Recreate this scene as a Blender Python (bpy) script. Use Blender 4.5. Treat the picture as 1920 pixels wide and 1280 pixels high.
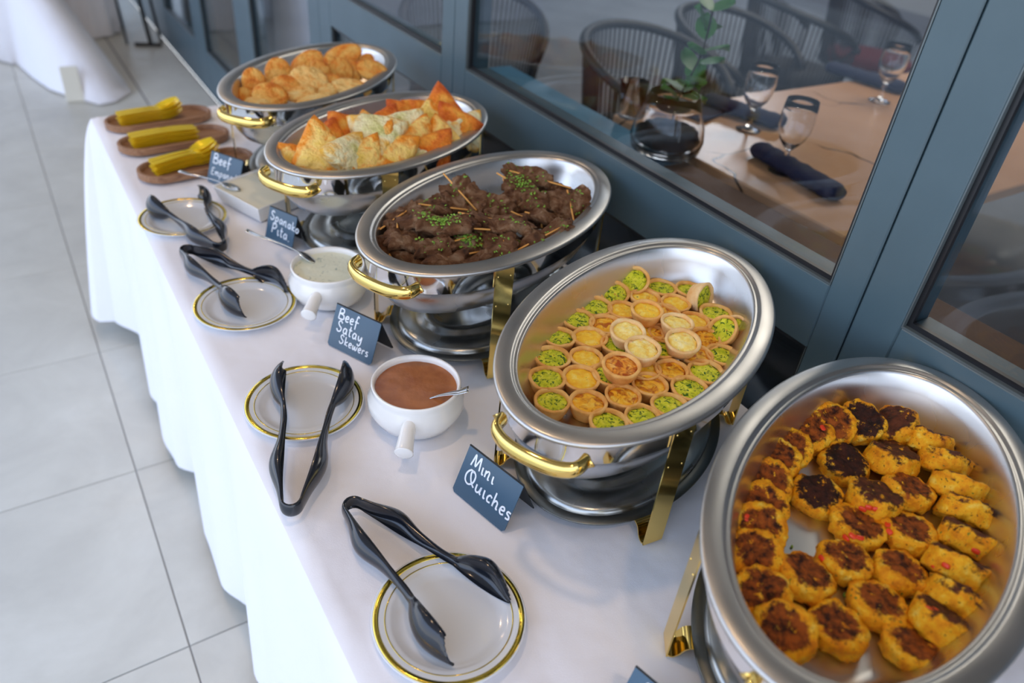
import bpy, math, random
from mathutils import Vector, Matrix, noise
PI = math.pi
sc = bpy.context.scene
for o in list(bpy.data.objects): bpy.data.objects.remove(o, do_unlink=True)
col = sc.collection

# ---------------------------------------------------------------- camera, sky, lights, exposure
cam_d = bpy.data.cameras.new('camera'); cam = bpy.data.objects.new('camera', cam_d); col.objects.link(cam)
cam.matrix_world = Matrix(((0.843668, 0.253485, -0.473254, 0.0),
                           (-0.530401, 0.529929, -0.661703, 0.0),
                           (0.083059, 0.809272, 0.581533, 1.56), (0, 0, 0, 1)))
cam_d.sensor_width = 36; cam_d.lens = 26.27; cam_d.clip_start = .02; cam_d.clip_end = 100
cam_d.dof.use_dof = True; cam_d.dof.focus_distance = 1.07; cam_d.dof.aperture_fstop = 2.8
sc.camera = cam

w = bpy.data.worlds.new('sky'); sc.world = w; w.use_nodes = True
nt = w.node_tree; bg = nt.nodes['Background']
tc = nt.nodes.new('ShaderNodeTexCoord'); sx = nt.nodes.new('ShaderNodeSeparateXYZ')
mp = nt.nodes.new('ShaderNodeMapRange'); cr = nt.nodes.new('ShaderNodeValToRGB')
nt.links.new(tc.outputs['Generated'], sx.inputs[0]); nt.links.new(sx.outputs['Z'], mp.inputs[0])
mp.inputs[1].default_value = -.1; mp.inputs[2].default_value = 1
nt.links.new(mp.outputs[0], cr.inputs[0]); nt.links.new(cr.outputs[0], bg.inputs[0])
cr.color_ramp.elements[0].position = .05; cr.color_ramp.elements[0].color = (.70, .73, .77, 1)
cr.color_ramp.elements[1].position = .6; cr.color_ramp.elements[1].color = (.50, .66, 1.0, 1)
bg.inputs[1].default_value = 2.75

def area_light(name, loc, rot, size, power, color):
    d = bpy.data.lights.new(name, 'AREA'); d.shape = 'DISK'; d.size = size; d.energy = power; d.color = color
    o = bpy.data.objects.new(name, d); o.location = loc; o.rotation_euler = rot; col.objects.link(o); return o
sc.view_settings.view_transform = 'Standard'; sc.view_settings.look = 'None'
sc.view_settings.gamma = 1; sc.view_settings.use_curve_mapping = False
sc.view_settings.exposure = 0.07
INSIDE_POWER = 34
DOWNLIGHT_POWER = 5

# ---------------------------------------------------------------- materials
MATS = {}
def mat(name, color, rough=.5, metal=0, **k):
    if name in MATS: return MATS[name]
    m = bpy.data.materials.new(name); m.use_nodes = True; MATS[name] = m
    b = m.node_tree.nodes['Principled BSDF']
    b.inputs['Base Color'].default_value = (*color, 1); b.inputs['Roughness'].default_value = rough
    b.inputs['Metallic'].default_value = metal
    for kk, v in k.items(): b.inputs[kk.replace('_', ' ')].default_value = v
    return m
class NT:
    def __init__(s, m): s.m = m; s.t = m.node_tree; s.b = s.t.nodes['Principled BSDF']; s.tc = s.n('ShaderNodeTexCoord')
    def n(s, ty, **k):
        x = s.t.nodes.new(ty)
        for a, v in k.items(): setattr(x, a, v)
        return x
    def l(s, a, b): s.t.links.new(a, b)
    def coord(s, scale=(1, 1, 1), rnd=True, src='Object'):
        mp_ = s.n('ShaderNodeMapping'); s.l(s.tc.outputs[src], mp_.inputs[0]); mp_.inputs['Scale'].default_value = scale
        if rnd:
            oi = s.n('ShaderNodeObjectInfo'); ml = s.n('ShaderNodeMath', operation='MULTIPLY'); ml.inputs[1].default_value = 37.0
            s.l(oi.outputs['Random'], ml.inputs[0]); s.l(ml.outputs[0], mp_.inputs['Location'])
        return mp_.outputs[0]
    def noise(s, vec, scale, detail=4, rough=.55, dist=0):
        x = s.n('ShaderNodeTexNoise'); s.l(vec, x.inputs['Vector']); x.inputs['Scale'].default_value = scale
        x.inputs['Detail'].default_value = detail; x.inputs['Roughness'].default_value = rough; x.inputs['Distortion'].default_value = dist
        return x.outputs['Fac']
    def ramp(s, fac, stops):
        r = s.n('ShaderNodeValToRGB'); s.l(fac, r.inputs[0]); e = r.color_ramp.elements
        while len(e) < len(stops): e.new(.5)
        for i, (p, c) in enumerate(stops):
            e[i].position = p; e[i].color = (*c, 1) if len(c) == 3 else c
        return r.outputs[0]
    def mask(s, fac, lo, hi):
        r = s.n('ShaderNodeMapRange'); s.l(fac, r.inputs[0]); r.inputs[1].default_value = lo; r.inputs[2].default_value = hi
        return r.outputs[0]
    def math(s, op, a, b):
        x = s.n('ShaderNodeMath', operation=op)
        for i, v in enumerate((a, b)):
            if isinstance(v, (int, float)): x.inputs[i].default_value = v
            else: s.l(v, x.inputs[i])
        return x.outputs[0]
    def mix(s, f, a, b):
        x = s.n('ShaderNodeMix', data_type='RGBA')
        if isinstance(f, (int, float)): x.inputs[0].default_value = f
        else: s.l(f, x.inputs[0])
        for i, v in ((6, a), (7, b)):
            if isinstance(v, tuple): x.inputs[i].default_value = (*v, 1)
            else: s.l(v, x.inputs[i])
        return x.outputs[2]
    def col(s, c): s.l(c, s.b.inputs['Base Color'])
    def bump(s, h, strength=.3, dist=.001):
        x = s.n('ShaderNodeBump'); x.inputs['Strength'].default_value = strength; x.inputs['Distance'].default_value = dist
        s.l(h, x.inputs['Height']); s.l(x.outputs[0], s.b.inputs['Normal'])

M_cloth = mat('white tablecloth', (.86, .86, .90), .85)
n = NT(M_cloth); v = n.coord((1, 1, 1), False)
h1 = n.noise(v, 7, 3); h2 = n.noise(v, 900, 1)
n.bump(n.math('ADD', h1, n.math('MULTIPLY', h2, .02)), .5, .016)
M_tile = mat('stone floor tile', (.6, .6, .6), .35)
n = NT(M_tile); v = n.coord((1, 1, 1), True)
c = n.ramp(n.noise(v, 3.5, 8, .65, .4), [(.3, (.53, .52, .46)), (.55, (.61, .60, .53)), (.75, (.67, .66, .59))]); n.col(c)
n.l(n.mask(n.noise(v, 9, 4), .2, .9), n.b.inputs['Roughness'])
for nd in n.t.nodes:
    if nd.type == 'MAP_RANGE': nd.inputs[3].default_value = .28; nd.inputs[4].default_value = .5
M_grout = mat('floor grout', (.30, .30, .30), .9)
M_frame = mat('slate blue window frame', (.075, .13, .165), .38)
n = NT(M_frame); v = n.coord((1, 1, 1), False); n.col(n.ramp(n.noise(v, 6, 5), [(.3, (.058, .104, .132)), (.7, (.070, .120, .150))]))
n.bump(n.noise(v, 500, 2), .06, .001)
M_gasket = mat('black rubber gasket', (.008, .009, .012), .35)
M_bead = mat('glazing bead', (.12, .15, .16), .3, .4)
M_ceil = mat('terrace ceiling paint', (.42, .39, .36), .9)
M_inwall = mat('dim interior wall', (.22, .22, .23), .9)
M_infloor = mat('grey interior floor', (.26, .27, .28), .5)
n = NT(M_infloor); v = n.coord((1, 1, 1), False); n.col(n.ramp(n.noise(v, 2, 6), [(.3, (.20, .21, .22)), (.7, (.30, .31, .32))]))

def steel(name, base, rough, aniso_scale, warm=None, bumpy=.05):
    m = mat(name, base, rough, 1.0); n = NT(m)
    f = n.noise(n.coord((1, 1, 1), False), 7, 2)
    r = n.n('ShaderNodeMapRange'); n.l(f, r.inputs[0]); r.inputs[1].default_value = .3; r.inputs[2].default_value = .7
    r.inputs[3].default_value = rough * .8; r.inputs[4].default_value = rough * 1.25
    n.l(r.outputs[0], n.b.inputs['Roughness'])
    return m
M_brushed = steel('brushed steel pan', (.66, .65, .63), .30, (8, 8, 60))
M_rim = steel('satin steel rim', (.56, .55, .53), .36, (30, 30, 4))
M_polish = mat('polished steel', (.80, .80, .80), .07, 1.0)
M_bowl = steel('satin steel bowl', (.62, .63, .64), .26, (6, 6, 30))
M_traysteel = steel('dull steel tray', (.40, .41, .40), .28, (10, 10, 10))
M_traydark = mat('dark steel tray edge', (.16, .17, .165), .35, 1.0)
M_brass = mat('polished brass', (.93, .66, .20), .10, 1.0)
M_cutlery_steel = mat('teaspoon steel', (.7, .71, .72), .12, 1.0)
M_white = mat('white glazed ceramic', (.86, .86, .84), .12, 0, Coat_Weight=.5)
M_plate = mat('white glossy plastic plate', (.74, .77, .80), .15, 0, Coat_Weight=.4)
M_plategold = mat('gold foil plate ring', (.85, .62, .10), .14, 1.0)
M_tong = mat('black glossy plastic', (.012, .015, .022), .17, 0, Coat_Weight=.3)
M_card = mat('black slate card with painted sky tint', (.048, .105, .170), .30)  # card is black; blue of the reflected sky is put into its colour
M_ink = mat('white chalk marker', (.85, .92, 1.0), .6)
M_cardback = mat('black card back', (.012, .014, .015), .5)
M_gold = mat('gold plastic cutlery', (.98, .70, .02), .2, .4)
M_wood = mat('acacia wood', (.28, .13, .06), .5)
n = NT(M_wood); v = n.coord((1, 1, 1), True)
g = n.noise(n.coord((3, 40, 20), True), 4, 6, .6, 1.2); n.col(n.ramp(g, [(.25, (.15, .065, .03)), (.5, (.30, .15, .075)), (.75, (.42, .24, .13))])); n.bump(g, .15, .0008)

M_crust = mat('shortcrust pastry', (.80, .48, .20), .75, 0, Subsurface_Weight=.08)
n = NT(M_crust); v = n.coord((1, 1, 1), True)
n.col(n.ramp(n.noise(v, 55, 5), [(.3, (.72, .30, .06)), (.5, (.86, .46, .13)), (.72, (.92, .60, .24))])); n.bump(n.noise(v, 500, 4), .35, .0012)
M_crustpale = mat('pale shortcrust pastry', (.85, .6, .32), .75, 0, Subsurface_Weight=.08)
n = NT(M_crustpale); v = n.coord((1, 1, 1), True)
n.col(n.ramp(n.noise(v, 60, 5), [(.3, (.82, .46, .16)), (.55, (.90, .62, .30)), (.75, (.93, .74, .45))])); n.bump(n.noise(v, 500, 4), .35, .0012)
def filling(name, base, spots, spot_lo, spot_hi, sc1=90):
    m = mat(name, (.8, .6, .1), .5, 0, Subsurface_Weight=.03, Specular_IOR_Level=.2); n = NT(m); v = n.coord((1, 1, 1), True)
    b = n.ramp(n.noise(v, 120, 5), base)
    c = n.mix(n.mask(n.noise(v, sc1, 6, .6, .8), spot_lo, spot_hi), b, spots)
    return m, n, v, c
M_fgreen, n, v, c = filling('green herb egg filling', [(.3, (.42, .50, .015)), (.5, (.64, .68, .03)), (.7, (.82, .80, .08))], (.045, .13, .01), .52, .60, 190)
c = n.mix(n.mask(n.noise(v, 130, 3), .66, .72), c, (.55, .20, .02)); n.col(c); n.bump(n.noise(v, 260, 5), .8, .002)
M_fyellow, n, v, c = filling('yellow egg filling', [(.3, (.90, .48, .03)), (.5, (.95, .62, .05)), (.7, (.98, .78, .20))], (.72, .27, .02), .60, .72, 60)
c = n.mix(n.mask(n.noise(v, 240, 2), .69, .73), c, (.18, .25, .02)); n.col(c); n.bump(n.noise(v, 180, 4), .7, .002)
M_fpale, n, v, c = filling('pale creamy egg filling', [(.3, (.95, .62, .08)), (.5, (.98, .78, .22)), (.7, (.99, .88, .45))], (.93, .50, .04), .58, .75, 60)
c = n.mix(n.mask(n.noise(v, 240, 2), .70, .74), c, (.25, .30, .04)); n.col(c); n.bump(n.noise(v, 130, 4), .8, .003)
M_fbrown, n, v, c = filling('browned egg filling', [(.3, (.86, .36, .02)), (.5, (.93, .50, .03)), (.7, (.95, .66, .12))], (.48, .13, .012), .48, .60, 70)
n.col(c); n.bump(n.noise(v, 180, 4), .8, .002)
M_fred, n, v, c = filling('dark baked egg filling', [(.3, (.80, .26, .02)), (.5, (.90, .40, .05)), (.7, (.93, .60, .2))], (.42, .08, .01), .44, .58, 90)
n.col(c); n.bump(n.noise(v, 180, 4), .9, .003)

def patty_mat(name, sear_r, darkc, midc):
    m = mat(name, (.8, .5, .06), .55, 0, Specular_IOR_Level=.25); n = NT(m); v = n.coord((1, 1, 1), True)
    base = n.ramp(n.noise(v, 75, 6, .62), [(.28, (.62, .18, .004)), (.45, (.86, .34, .006)), (.58, (.92, .48, .015)), (.75, (.94, .72, .14))])
    base = n.mix(n.mask(n.noise(v, 330, 3), .64, .69), base, (.16, .05, .01))
    base = n.mix(n.mask(n.noise(v, 160, 2), .70, .74), base, (.12, .18, .02))
    s = n.n('ShaderNodeSeparateXYZ'); n.l(n.tc.outputs['Object'], s.inputs[0])
    r2 = n.math('SQRT', n.math('ADD', n.math('MULTIPLY', s.outputs[0], s.outputs[0]), n.math('MULTIPLY', s.outputs[1], s.outputs[1])), 0)
    edge = n.math('ADD', r2, n.math('MULTIPLY', n.math('SUBTRACT', n.noise(v, 60, 5, .7), .5), .040))
    rad = n.n('ShaderNodeMapRange'); n.l(edge, rad.inputs[0]); rad.inputs[1].default_value = sear_r + .002; rad.inputs[2].default_value = sear_r - .002
    up = n.mask(s.outputs[2], .0035, .0055)
    holes = n.mask(n.noise(v, 95, 5, .7), .66, .60)
    k = n.math('MULTIPLY', n.math('MULTIPLY', rad.outputs[0], up), holes)
    sear = n.ramp(n.noise(v, 110, 4, .6), [(.36, darkc), (.62, midc)])
    n.col(n.mix(k, base, sear)); n.bump(n.noise(v, 260, 6, .65), .75, .003)
    return m
M_patty = patty_mat('seared vegetable patty', .0225, (.030, .006, .002), (.36, .085, .008))
M_pattydark = patty_mat('dark seared patty', .026, (.012, .004, .003), (.06, .014, .006))
M_pattyside = patty_mat('patty with golden side', .027, (.035, .010, .004), (.13, .032, .01))
M_pepper = mat('red pepper', (.75, .05, .012), .3)
M_herb = mat('chopped parsley', (.12, .30, .02), .6)
n = NT(M_herb); v = n.coord((1, 1, 1), False); n.col(n.ramp(n.noise(v, 200, 2), [(.3, (.06, .16, .01)), (.7, (.28, .50, .05))]))
M_beef = mat('grilled beef', (.16, .07, .045), .5, 0, Specular_IOR_Level=.3)
n = NT(M_beef); v = n.coord((1, 1, 1), True)
c = n.ramp(n.noise(v, 38, 4, .62, .8), [(.28, (.045, .015, .005)), (.40, (.17, .066, .026)), (.52, (.28, .130, .058)), (.62, (.44, .26, .145)), (.74, (.62, .43, .28))])
n.col(c); n.bump(n.noise(v, 75, 9, .8, .6), 1.0, .012)
M_stick = mat('bamboo skewer', (.80, .40, .10), .6)
def pastry(name, stops, scale, radial=.55):
    m = mat(name, (.8, .5, .2), .5, 0, Subsurface_Weight=.03, Specular_IOR_Level=.3); n = NT(m); v = n.coord((1, 1, 1), True)
    s = n.n('ShaderNodeVectorMath', operation='LENGTH'); n.l(n.tc.outputs['Object'], s.inputs[0])
    f = n.math('ADD', n.math('MULTIPLY', n.noise(v, scale, 5, .6, .4), 1.0), n.math('MULTIPLY', n.math('SUBTRACT', s.outputs['Value'], .32), radial))
    n.col(n.ramp(f, stops)); n.bump(n.noise(v, 5, 5), .45, .12); return m
M_fil = [pastry('pale green filo', [(.3, (.42, .42, .08)), (.45, (.78, .74, .34)), (.6, (.90, .84, .52)), (.8, (.88, .48, .06))], 2.2),
         pastry('golden filo', [(.25, (.60, .38, .04)), (.42, (.90, .62, .13)), (.54, (.94, .66, .20)), (.68, (.88, .30, .02))], 2.2),
         pastry('orange filo', [(.25, (.86, .55, .15)), (.42, (.88, .40, .05)), (.58, (.80, .22, .015)), (.75, (.60, .10, .01))], 2.0)]
M_emp = [pastry('pale empanada crust', [(.3, (.95, .70, .30)), (.48, (.93, .60, .20)), (.64, (.88, .40, .08)), (.78, (.72, .18, .03))], 2.4, .2),
         pastry('golden empanada crust', [(.28, (.93, .56, .16)), (.46, (.91, .47, .10)), (.60, (.82, .27, .03)), (.74, (.55, .10, .01))], 2.4, .2)]
M_sauce_b = mat('brown satay sauce', (.36, .12, .035), .3)
n = NT(M_sauce_b); v = n.coord((1, 1, 1), False); n.col(n.ramp(n.noise(v, 30, 3), [(.35, (.30, .095, .028)), (.65, (.42, .15, .045))])); n.bump(n.noise(v, 60, 3), .3, .003)
M_sauce_w = mat('white herb yoghurt', (.80, .80, .66), .3)
n = NT(M_sauce_w); v = n.coord((1, 1, 1), False); n.col(n.mix(n.mask(n.noise(v, 90, 4, .6, 1), .60, .68), (.78, .79, .62), (.28, .36, .30))); n.bump(n.noise(v, 80, 3), .4, .003)
M_sauce_c = mat('cream sauce', (.74, .70, .54), .45)
M_navy = mat('navy cotton napkin', (.012, .018, .055), .8)
n = NT(M_navy); n.bump(n.noise(n.coord((1, 1, 1), False), 220, 4), .6, .004)
M_tan = mat('tan marbled tabletop', (.5, .3, .2), .22)
n = NT(M_tan); v = n.coord((1, 1, 1), False)
b = n.ramp(n.noise(v, 2.2, 6), [(.3, (.55, .29, .14)), (.7, (.72, .42, .24))])
vn = n.n('ShaderNodeTexVoronoi', feature='DISTANCE_TO_EDGE'); dn = n.n('ShaderNodeMix', data_type='VECTOR')
ns = n.n('ShaderNodeTexNoise'); n.l(v, ns.inputs['Vector']); ns.inputs['Scale'].default_value = 6
n.l(v, dn.inputs[4]); n.l(ns.outputs['Color'], dn.inputs[5]); dn.inputs[0].default_value = .12
n.l(dn.outputs[1], vn.inputs['Vector']); vn.inputs['Scale'].default_value = 2.6
crk = n.math('MULTIPLY', n.mask(vn.outputs['Distance'], .014, .004), n.mask(n.noise(v, 3.3, 2), .50, .58))
n.col(n.mix(crk, b, (.05, .03, .02)))
M_brownwood = mat('dark brown bench top', (.10, .045, .025), .65)
M_bluebox = mat('blue block top', (.10, .27, .42), .35)
M_rope = mat('charcoal rope weave', (.045, .042, .042), .8)
M_chairframe = mat('charcoal chair frame', (.03, .03, .032), .5)
M_red = mat('dark red cushion', (.22, .012, .015), .8)
M_black = mat('black metal', (.012, .012, .014), .4)
M_leaf = mat('green leaf', (.07, .22, .04), .4)
M_soil = mat('dark soil', (.02, .013, .01), .9)
M_cream = mat('cream painted wood', (.72, .70, .60), .6)
M_lampdisc = mat('warm lamp', (1, .7, .4), .5); M_lampdisc.node_tree.nodes['Principled BSDF'].inputs['Emission Color'].default_value = (1, .62, .30, 1)
M_lampdisc.node_tree.nodes['Principled BSDF'].inputs['Emission Strength'].default_value = 14
M_clear = mat('clear glass', (1, 1, 1), .02, 0, Transmission_Weight=1.0, IOR=1.45)
def pane_mat(name, tint):
    m = bpy.data.materials.new(name); m.use_nodes = True; t = m.node_tree; t.nodes.clear()
    o = t.nodes.new('ShaderNodeOutputMaterial'); mx = t.nodes.new('ShaderNodeMixShader')
    tr = t.nodes.new('ShaderNodeBsdfTransparent'); tr.inputs[0].default_value = (*tint, 1)
    gl = t.nodes.new('ShaderNodeBsdfGlossy'); gl.inputs['Roughness'].default_value = .008; gl.inputs[0].default_value = (.93, .97, 1, 1)
    ge = t.nodes.new('ShaderNodeNewGeometry'); dt = t.nodes.new('ShaderNodeVectorMath'); dt.operation = 'DOT_PRODUCT'
    t.links.new(ge.outputs['Normal'], dt.inputs[0]); t.links.new(ge.outputs['Incoming'], dt.inputs[1])
    def mth(op, a, b):
        x = t.nodes.new('ShaderNodeMath'); x.operation = op
        for i, vv in enumerate((a, b)):
            if isinstance(vv, (int, float)): x.inputs[i].default_value = vv
            else: t.links.new(vv, x.inputs[i])
        return x.outputs[0]
    c = mth('ABSOLUTE', dt.outputs['Value'], 0); p = mth('POWER', mth('SUBTRACT', 1, c), 5)
    f = mth('ADD', mth('MULTIPLY', p, .85), .024)
    t.links.new(f, mx.inputs[0]); t.links.new(tr.outputs[0], mx.inputs[1]); t.links.new(gl.outputs[0], mx.inputs[2])
    t.links.new(mx.outputs[0], o.inputs[0]); return m
M_pane = pane_mat('window glass', (.86, .90, .93))

# ---------------------------------------------------------------- helpers
def mk(name, verts, faces, m, smooth=True, mats=None, fm=None):
    me = bpy.data.meshes.new(name); me.from_pydata([tuple(v) for v in verts], [], faces); me.update()
    for mm in (mats or [m]): me.materials.append(mm)
    if fm: me.polygons.foreach_set('material_index', fm)
    if smooth: me.polygons.foreach_set('use_smooth', [True] * len(me.polygons))
    return me
def ob(name, me, parent=None, loc=(0, 0, 0), rot=(0, 0, 0), scale=(1, 1, 1), kind=None):
    o = bpy.data.objects.new(name, me); col.objects.link(o); o.location = loc; o.rotation_euler = rot; o.scale = scale
    if parent: o.parent = parent
    if kind: o['kind'] = kind
    return o
def thing(name, label, cat, loc=(0, 0, 0), rot=(0, 0, 0), group=None, me=None, scale=(1, 1, 1), kind=None):
    o = ob(name, me, None, loc, rot, scale, kind); o['label'] = label; o['category'] = cat
    if group: o['group'] = group
    return o
class G:
    "gathers shapes into one mesh"
    def __init__(s): s.v = []; s.f = []; s.m = []
    def add(s, vs, fs, mi=0):
        k = len(s.v); s.v += [tuple(x) for x in vs]; s.f += [tuple(i + k for i in f) for f in fs]; s.m += [mi] * len(fs); return s
    def box(s, x0, x1, y0, y1, z0, z1, mi=0):
        vs = [(x, y, z) for x in (x0, x1) for y in (y0, y1) for z in (z0, z1)]
        return s.add(vs, [(0, 1, 3, 2), (4, 6, 7, 5), (0, 4, 5, 1), (2, 3, 7, 6), (0, 2, 6, 4), (1, 5, 7, 3)], mi)
    def bbox(s, x0, x1, y0, y1, z0, z1, b=.003, mi=0):
        "box with chamfered edges"
        vs = []; xs = (x0, x1); ys = (y0, y1); zs = (z0, z1); idx = {}
        for i in (0, 1):
            for j in (0, 1):
                for k in (0, 1):
                    sx_, sy_, sz_ = (b if i == 0 else -b), (b if j == 0 else -b), (b if k == 0 else -b)
                    X, Y, Z = xs[i], ys[j], zs[k]
                    idx[i, j, k, 0] = len(vs); vs.append((X, Y + sy_, Z + sz_))
                    idx[i, j, k, 1] = len(vs); vs.append((X + sx_, Y, Z + sz_))
                    idx[i, j, k, 2] = len(vs); vs.append((X + sx_, Y + sy_, Z))
        fs = []
        q = lambda *a: fs.append(tuple(idx[t] for t in a))
        q((0,0,0,0),(0,0,1,0),(0,1,1,0),(0,1,0,0)); q((1,0,0,0),(1,1,0,0),(1,1,1,0),(1,0,1,0))
        q((0,0,0,1),(1,0,0,1),(1,0,1,1),(0,0,1,1)); q((0,1,0,1),(0,1,1,1),(1,1,1,1),(1,1,0,1))
        q((0,0,0,2),(0,1,0,2),(1,1,0,2),(1,0,0,2)); q((0,0,1,2),(1,0,1,2),(1,1,1,2),(0,1,1,2))
        for j in (0, 1):
            for k in (0, 1): q((0,j,k,1),(1,j,k,1),(1,j,k,2),(0,j,k,2))
        for i in (0, 1):
            for k in (0, 1): q((i,0,k,0),(i,1,k,0),(i,1,k,2),(i,0,k,2))
        for i in (0, 1):
            for j in (0, 1): q((i,j,0,0),(i,j,1,0),(i,j,1,1),(i,j,0,1))
        for i in (0, 1):
            for j in (0, 1):
                for k in (0, 1): q((i,j,k,0),(i,j,k,1),(i,j,k,2))
        return s.add(vs, fs, mi)
    def lathe(s, prof, n=32, mi=0, ctr=(0, 0, 0), noiseamp=0):
        "prof: (rx, ry, z) rings; rx==0 closes with a point"
        vs = []; rings = []
        for (a, b, z) in prof:
            if a <= 1e-6: rings.append([len(vs)]); vs.append((ctr[0], ctr[1], ctr[2] + z)); continue
            r = []
            for i in range(n):
                t = 2 * PI * i / n; r.append(len(vs)); vs.append((ctr[0] + a * math.cos(t), ctr[1] + b * math.sin(t), ctr[2] + z))
            rings.append(r)
        fs = []
        for A, B in zip(rings, rings[1:]):
            for i in range(n):
                j = (i + 1) % n
                if len(A) == 1 and len(B) == 1: continue
                if len(A) == 1: fs.append((A[0], B[j], B[i]))
                elif len(B) == 1: fs.append((A[i], A[j], B[0]))
                else: fs.append((A[i], A[j], B[j], B[i]))
        return s.add(vs, fs, mi)
    def tube(s, pts, ra, rb=None, n=8, up=(0, 0, 1), caps=True, mi=0, closed=False):
        "sweep an ellipse (ra sideways, rb along up); radii may be lists"
        pts = [Vector(p) for p in pts]; N = len(pts); up = Vector(up); vs = []
        for i, p in enumerate(pts):
            if closed: d = pts[(i + 1) % N] - pts[i - 1]
            else: d = pts[min(i + 1, N - 1)] - pts[max(i - 1, 0)]
            d.normalize(); side = d.cross(up)
            if side.length < 1e-4: side = d.cross(Vector((1, 0, .01)))
            side.normalize(); u2 = side.cross(d).normalized()
            A = ra[i] if isinstance(ra, (list, tuple)) else ra
            Bq = A if rb is None else (rb[i] if isinstance(rb, (list, tuple)) else rb)
            for k in range(n):
                t = 2 * PI * k / n; vs.append(p + side * (A * math.cos(t)) + u2 * (Bq * math.sin(t)))
        fs = []
        for i in range(N if closed else N - 1):
            for k in range(n):
                a = i * n + k; b = i * n + (k + 1) % n; c_ = ((i + 1) % N) * n; fs.append((a, b, c_ + (k + 1) % n, c_ + k))
        if caps and not closed: fs.append(tuple(range(n - 1, -1, -1))); fs.append(tuple((N - 1) * n + k for k in range(n)))
        return s.add(vs, fs, mi)
    def strip(s, path, w0, w1, th, mi=0):
        "path of (y,z) swept along x from w0 to w1, with thickness"
        P = [Vector((0, a, b)) for a, b in path]; N = len(P); vs = []
        for i, p in enumerate(P):
            d = (P[min(i + 1, N - 1)] - P[max(i - 1, 0)]).normalized(); nn = Vector((0, -d.z, d.y)) * th / 2
            for xx in (w0, w1):
                for sg in (-1, 1): vs.append((xx, p.y + sg * nn.y, p.z + sg * nn.z))
        fs = []
        for i in range(N - 1):
            a = i * 4; b = a + 4
            fs += [(a, b, b + 1, a + 1), (a + 2, a + 3, b + 3, b + 2), (a, a + 2, b + 2, b), (a + 1, b + 1, b + 3, a + 3)]
        fs += [(0, 1, 3, 2), ((N - 1) * 4, (N - 1) * 4 + 2, (N - 1) * 4 + 3, (N - 1) * 4 + 1)]
        return s.add(vs, fs, mi)
    def xf(s, M):
        s.v = [tuple(M @ Vector(p)) for p in s.v]; return s
    def me(s, name, m, smooth=True):
        ms = m if isinstance(m, list) else [m]
        return mk(name, s.v, s.f, None, smooth, ms, s.m)
def smooth_sharp(me, ang=35):
    "smooth shading with edges over ang degrees kept sharp"
    import bmesh
    b = bmesh.new(); b.from_mesh(me); bmesh.ops.recalc_face_normals(b, faces=b.faces)
    for e in b.edges:
        if len(e.link_faces) == 2 and e.calc_face_angle(0) > math.radians(ang): e.smooth = False
    b.to_mesh(me); b.free(); return me
def fixn(me):
    import bmesh
    b = bmesh.new(); b.from_mesh(me); bmesh.ops.recalc_face_normals(b, faces=b.faces); b.to_mesh(me); b.free(); return me
def tilt_mat(loc, tilt, az, spin=0):
    "rotation whose local z leans 'tilt' degrees towards azimuth 'az'"
    a = math.radians(az)
    ax = Vector((-math.sin(a), math.cos(a), 0))
    return Matrix.Translation(loc) @ Matrix.Rotation(math.radians(tilt), 4, ax) @ Matrix.Rotation(math.radians(spin), 4, 'Z')
def catmull(P, n=6):
    P = [Vector(p) for p in P]; out = []
    for i in range(len(P) - 1):
        p0 = P[max(i - 1, 0)]; p1 = P[i]; p2 = P[i + 1]; p3 = P[min(i + 2, len(P) - 1)]
        for k in range(n):
            t = k / n
            out.append(.5 * ((2 * p1) + (p2 - p0) * t + (2 * p0 - 5 * p1 + 4 * p2 - p3) * t * t + (3 * p1 - p0 - 3 * p2 + p3) * t ** 3))
    out.append(P[-1]); return out
def interp(tab, x):
    for (a, b), (c_, d) in zip(tab, tab[1:]):
        if a <= x <= c_:
            t = (x - a) / (c_ - a) if c_ > a else 0; t = t * t * (3 - 2 * t); return b + (d - b) * t
    return tab[0][1] if x < tab[0][0] else tab[-1][1]

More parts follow.
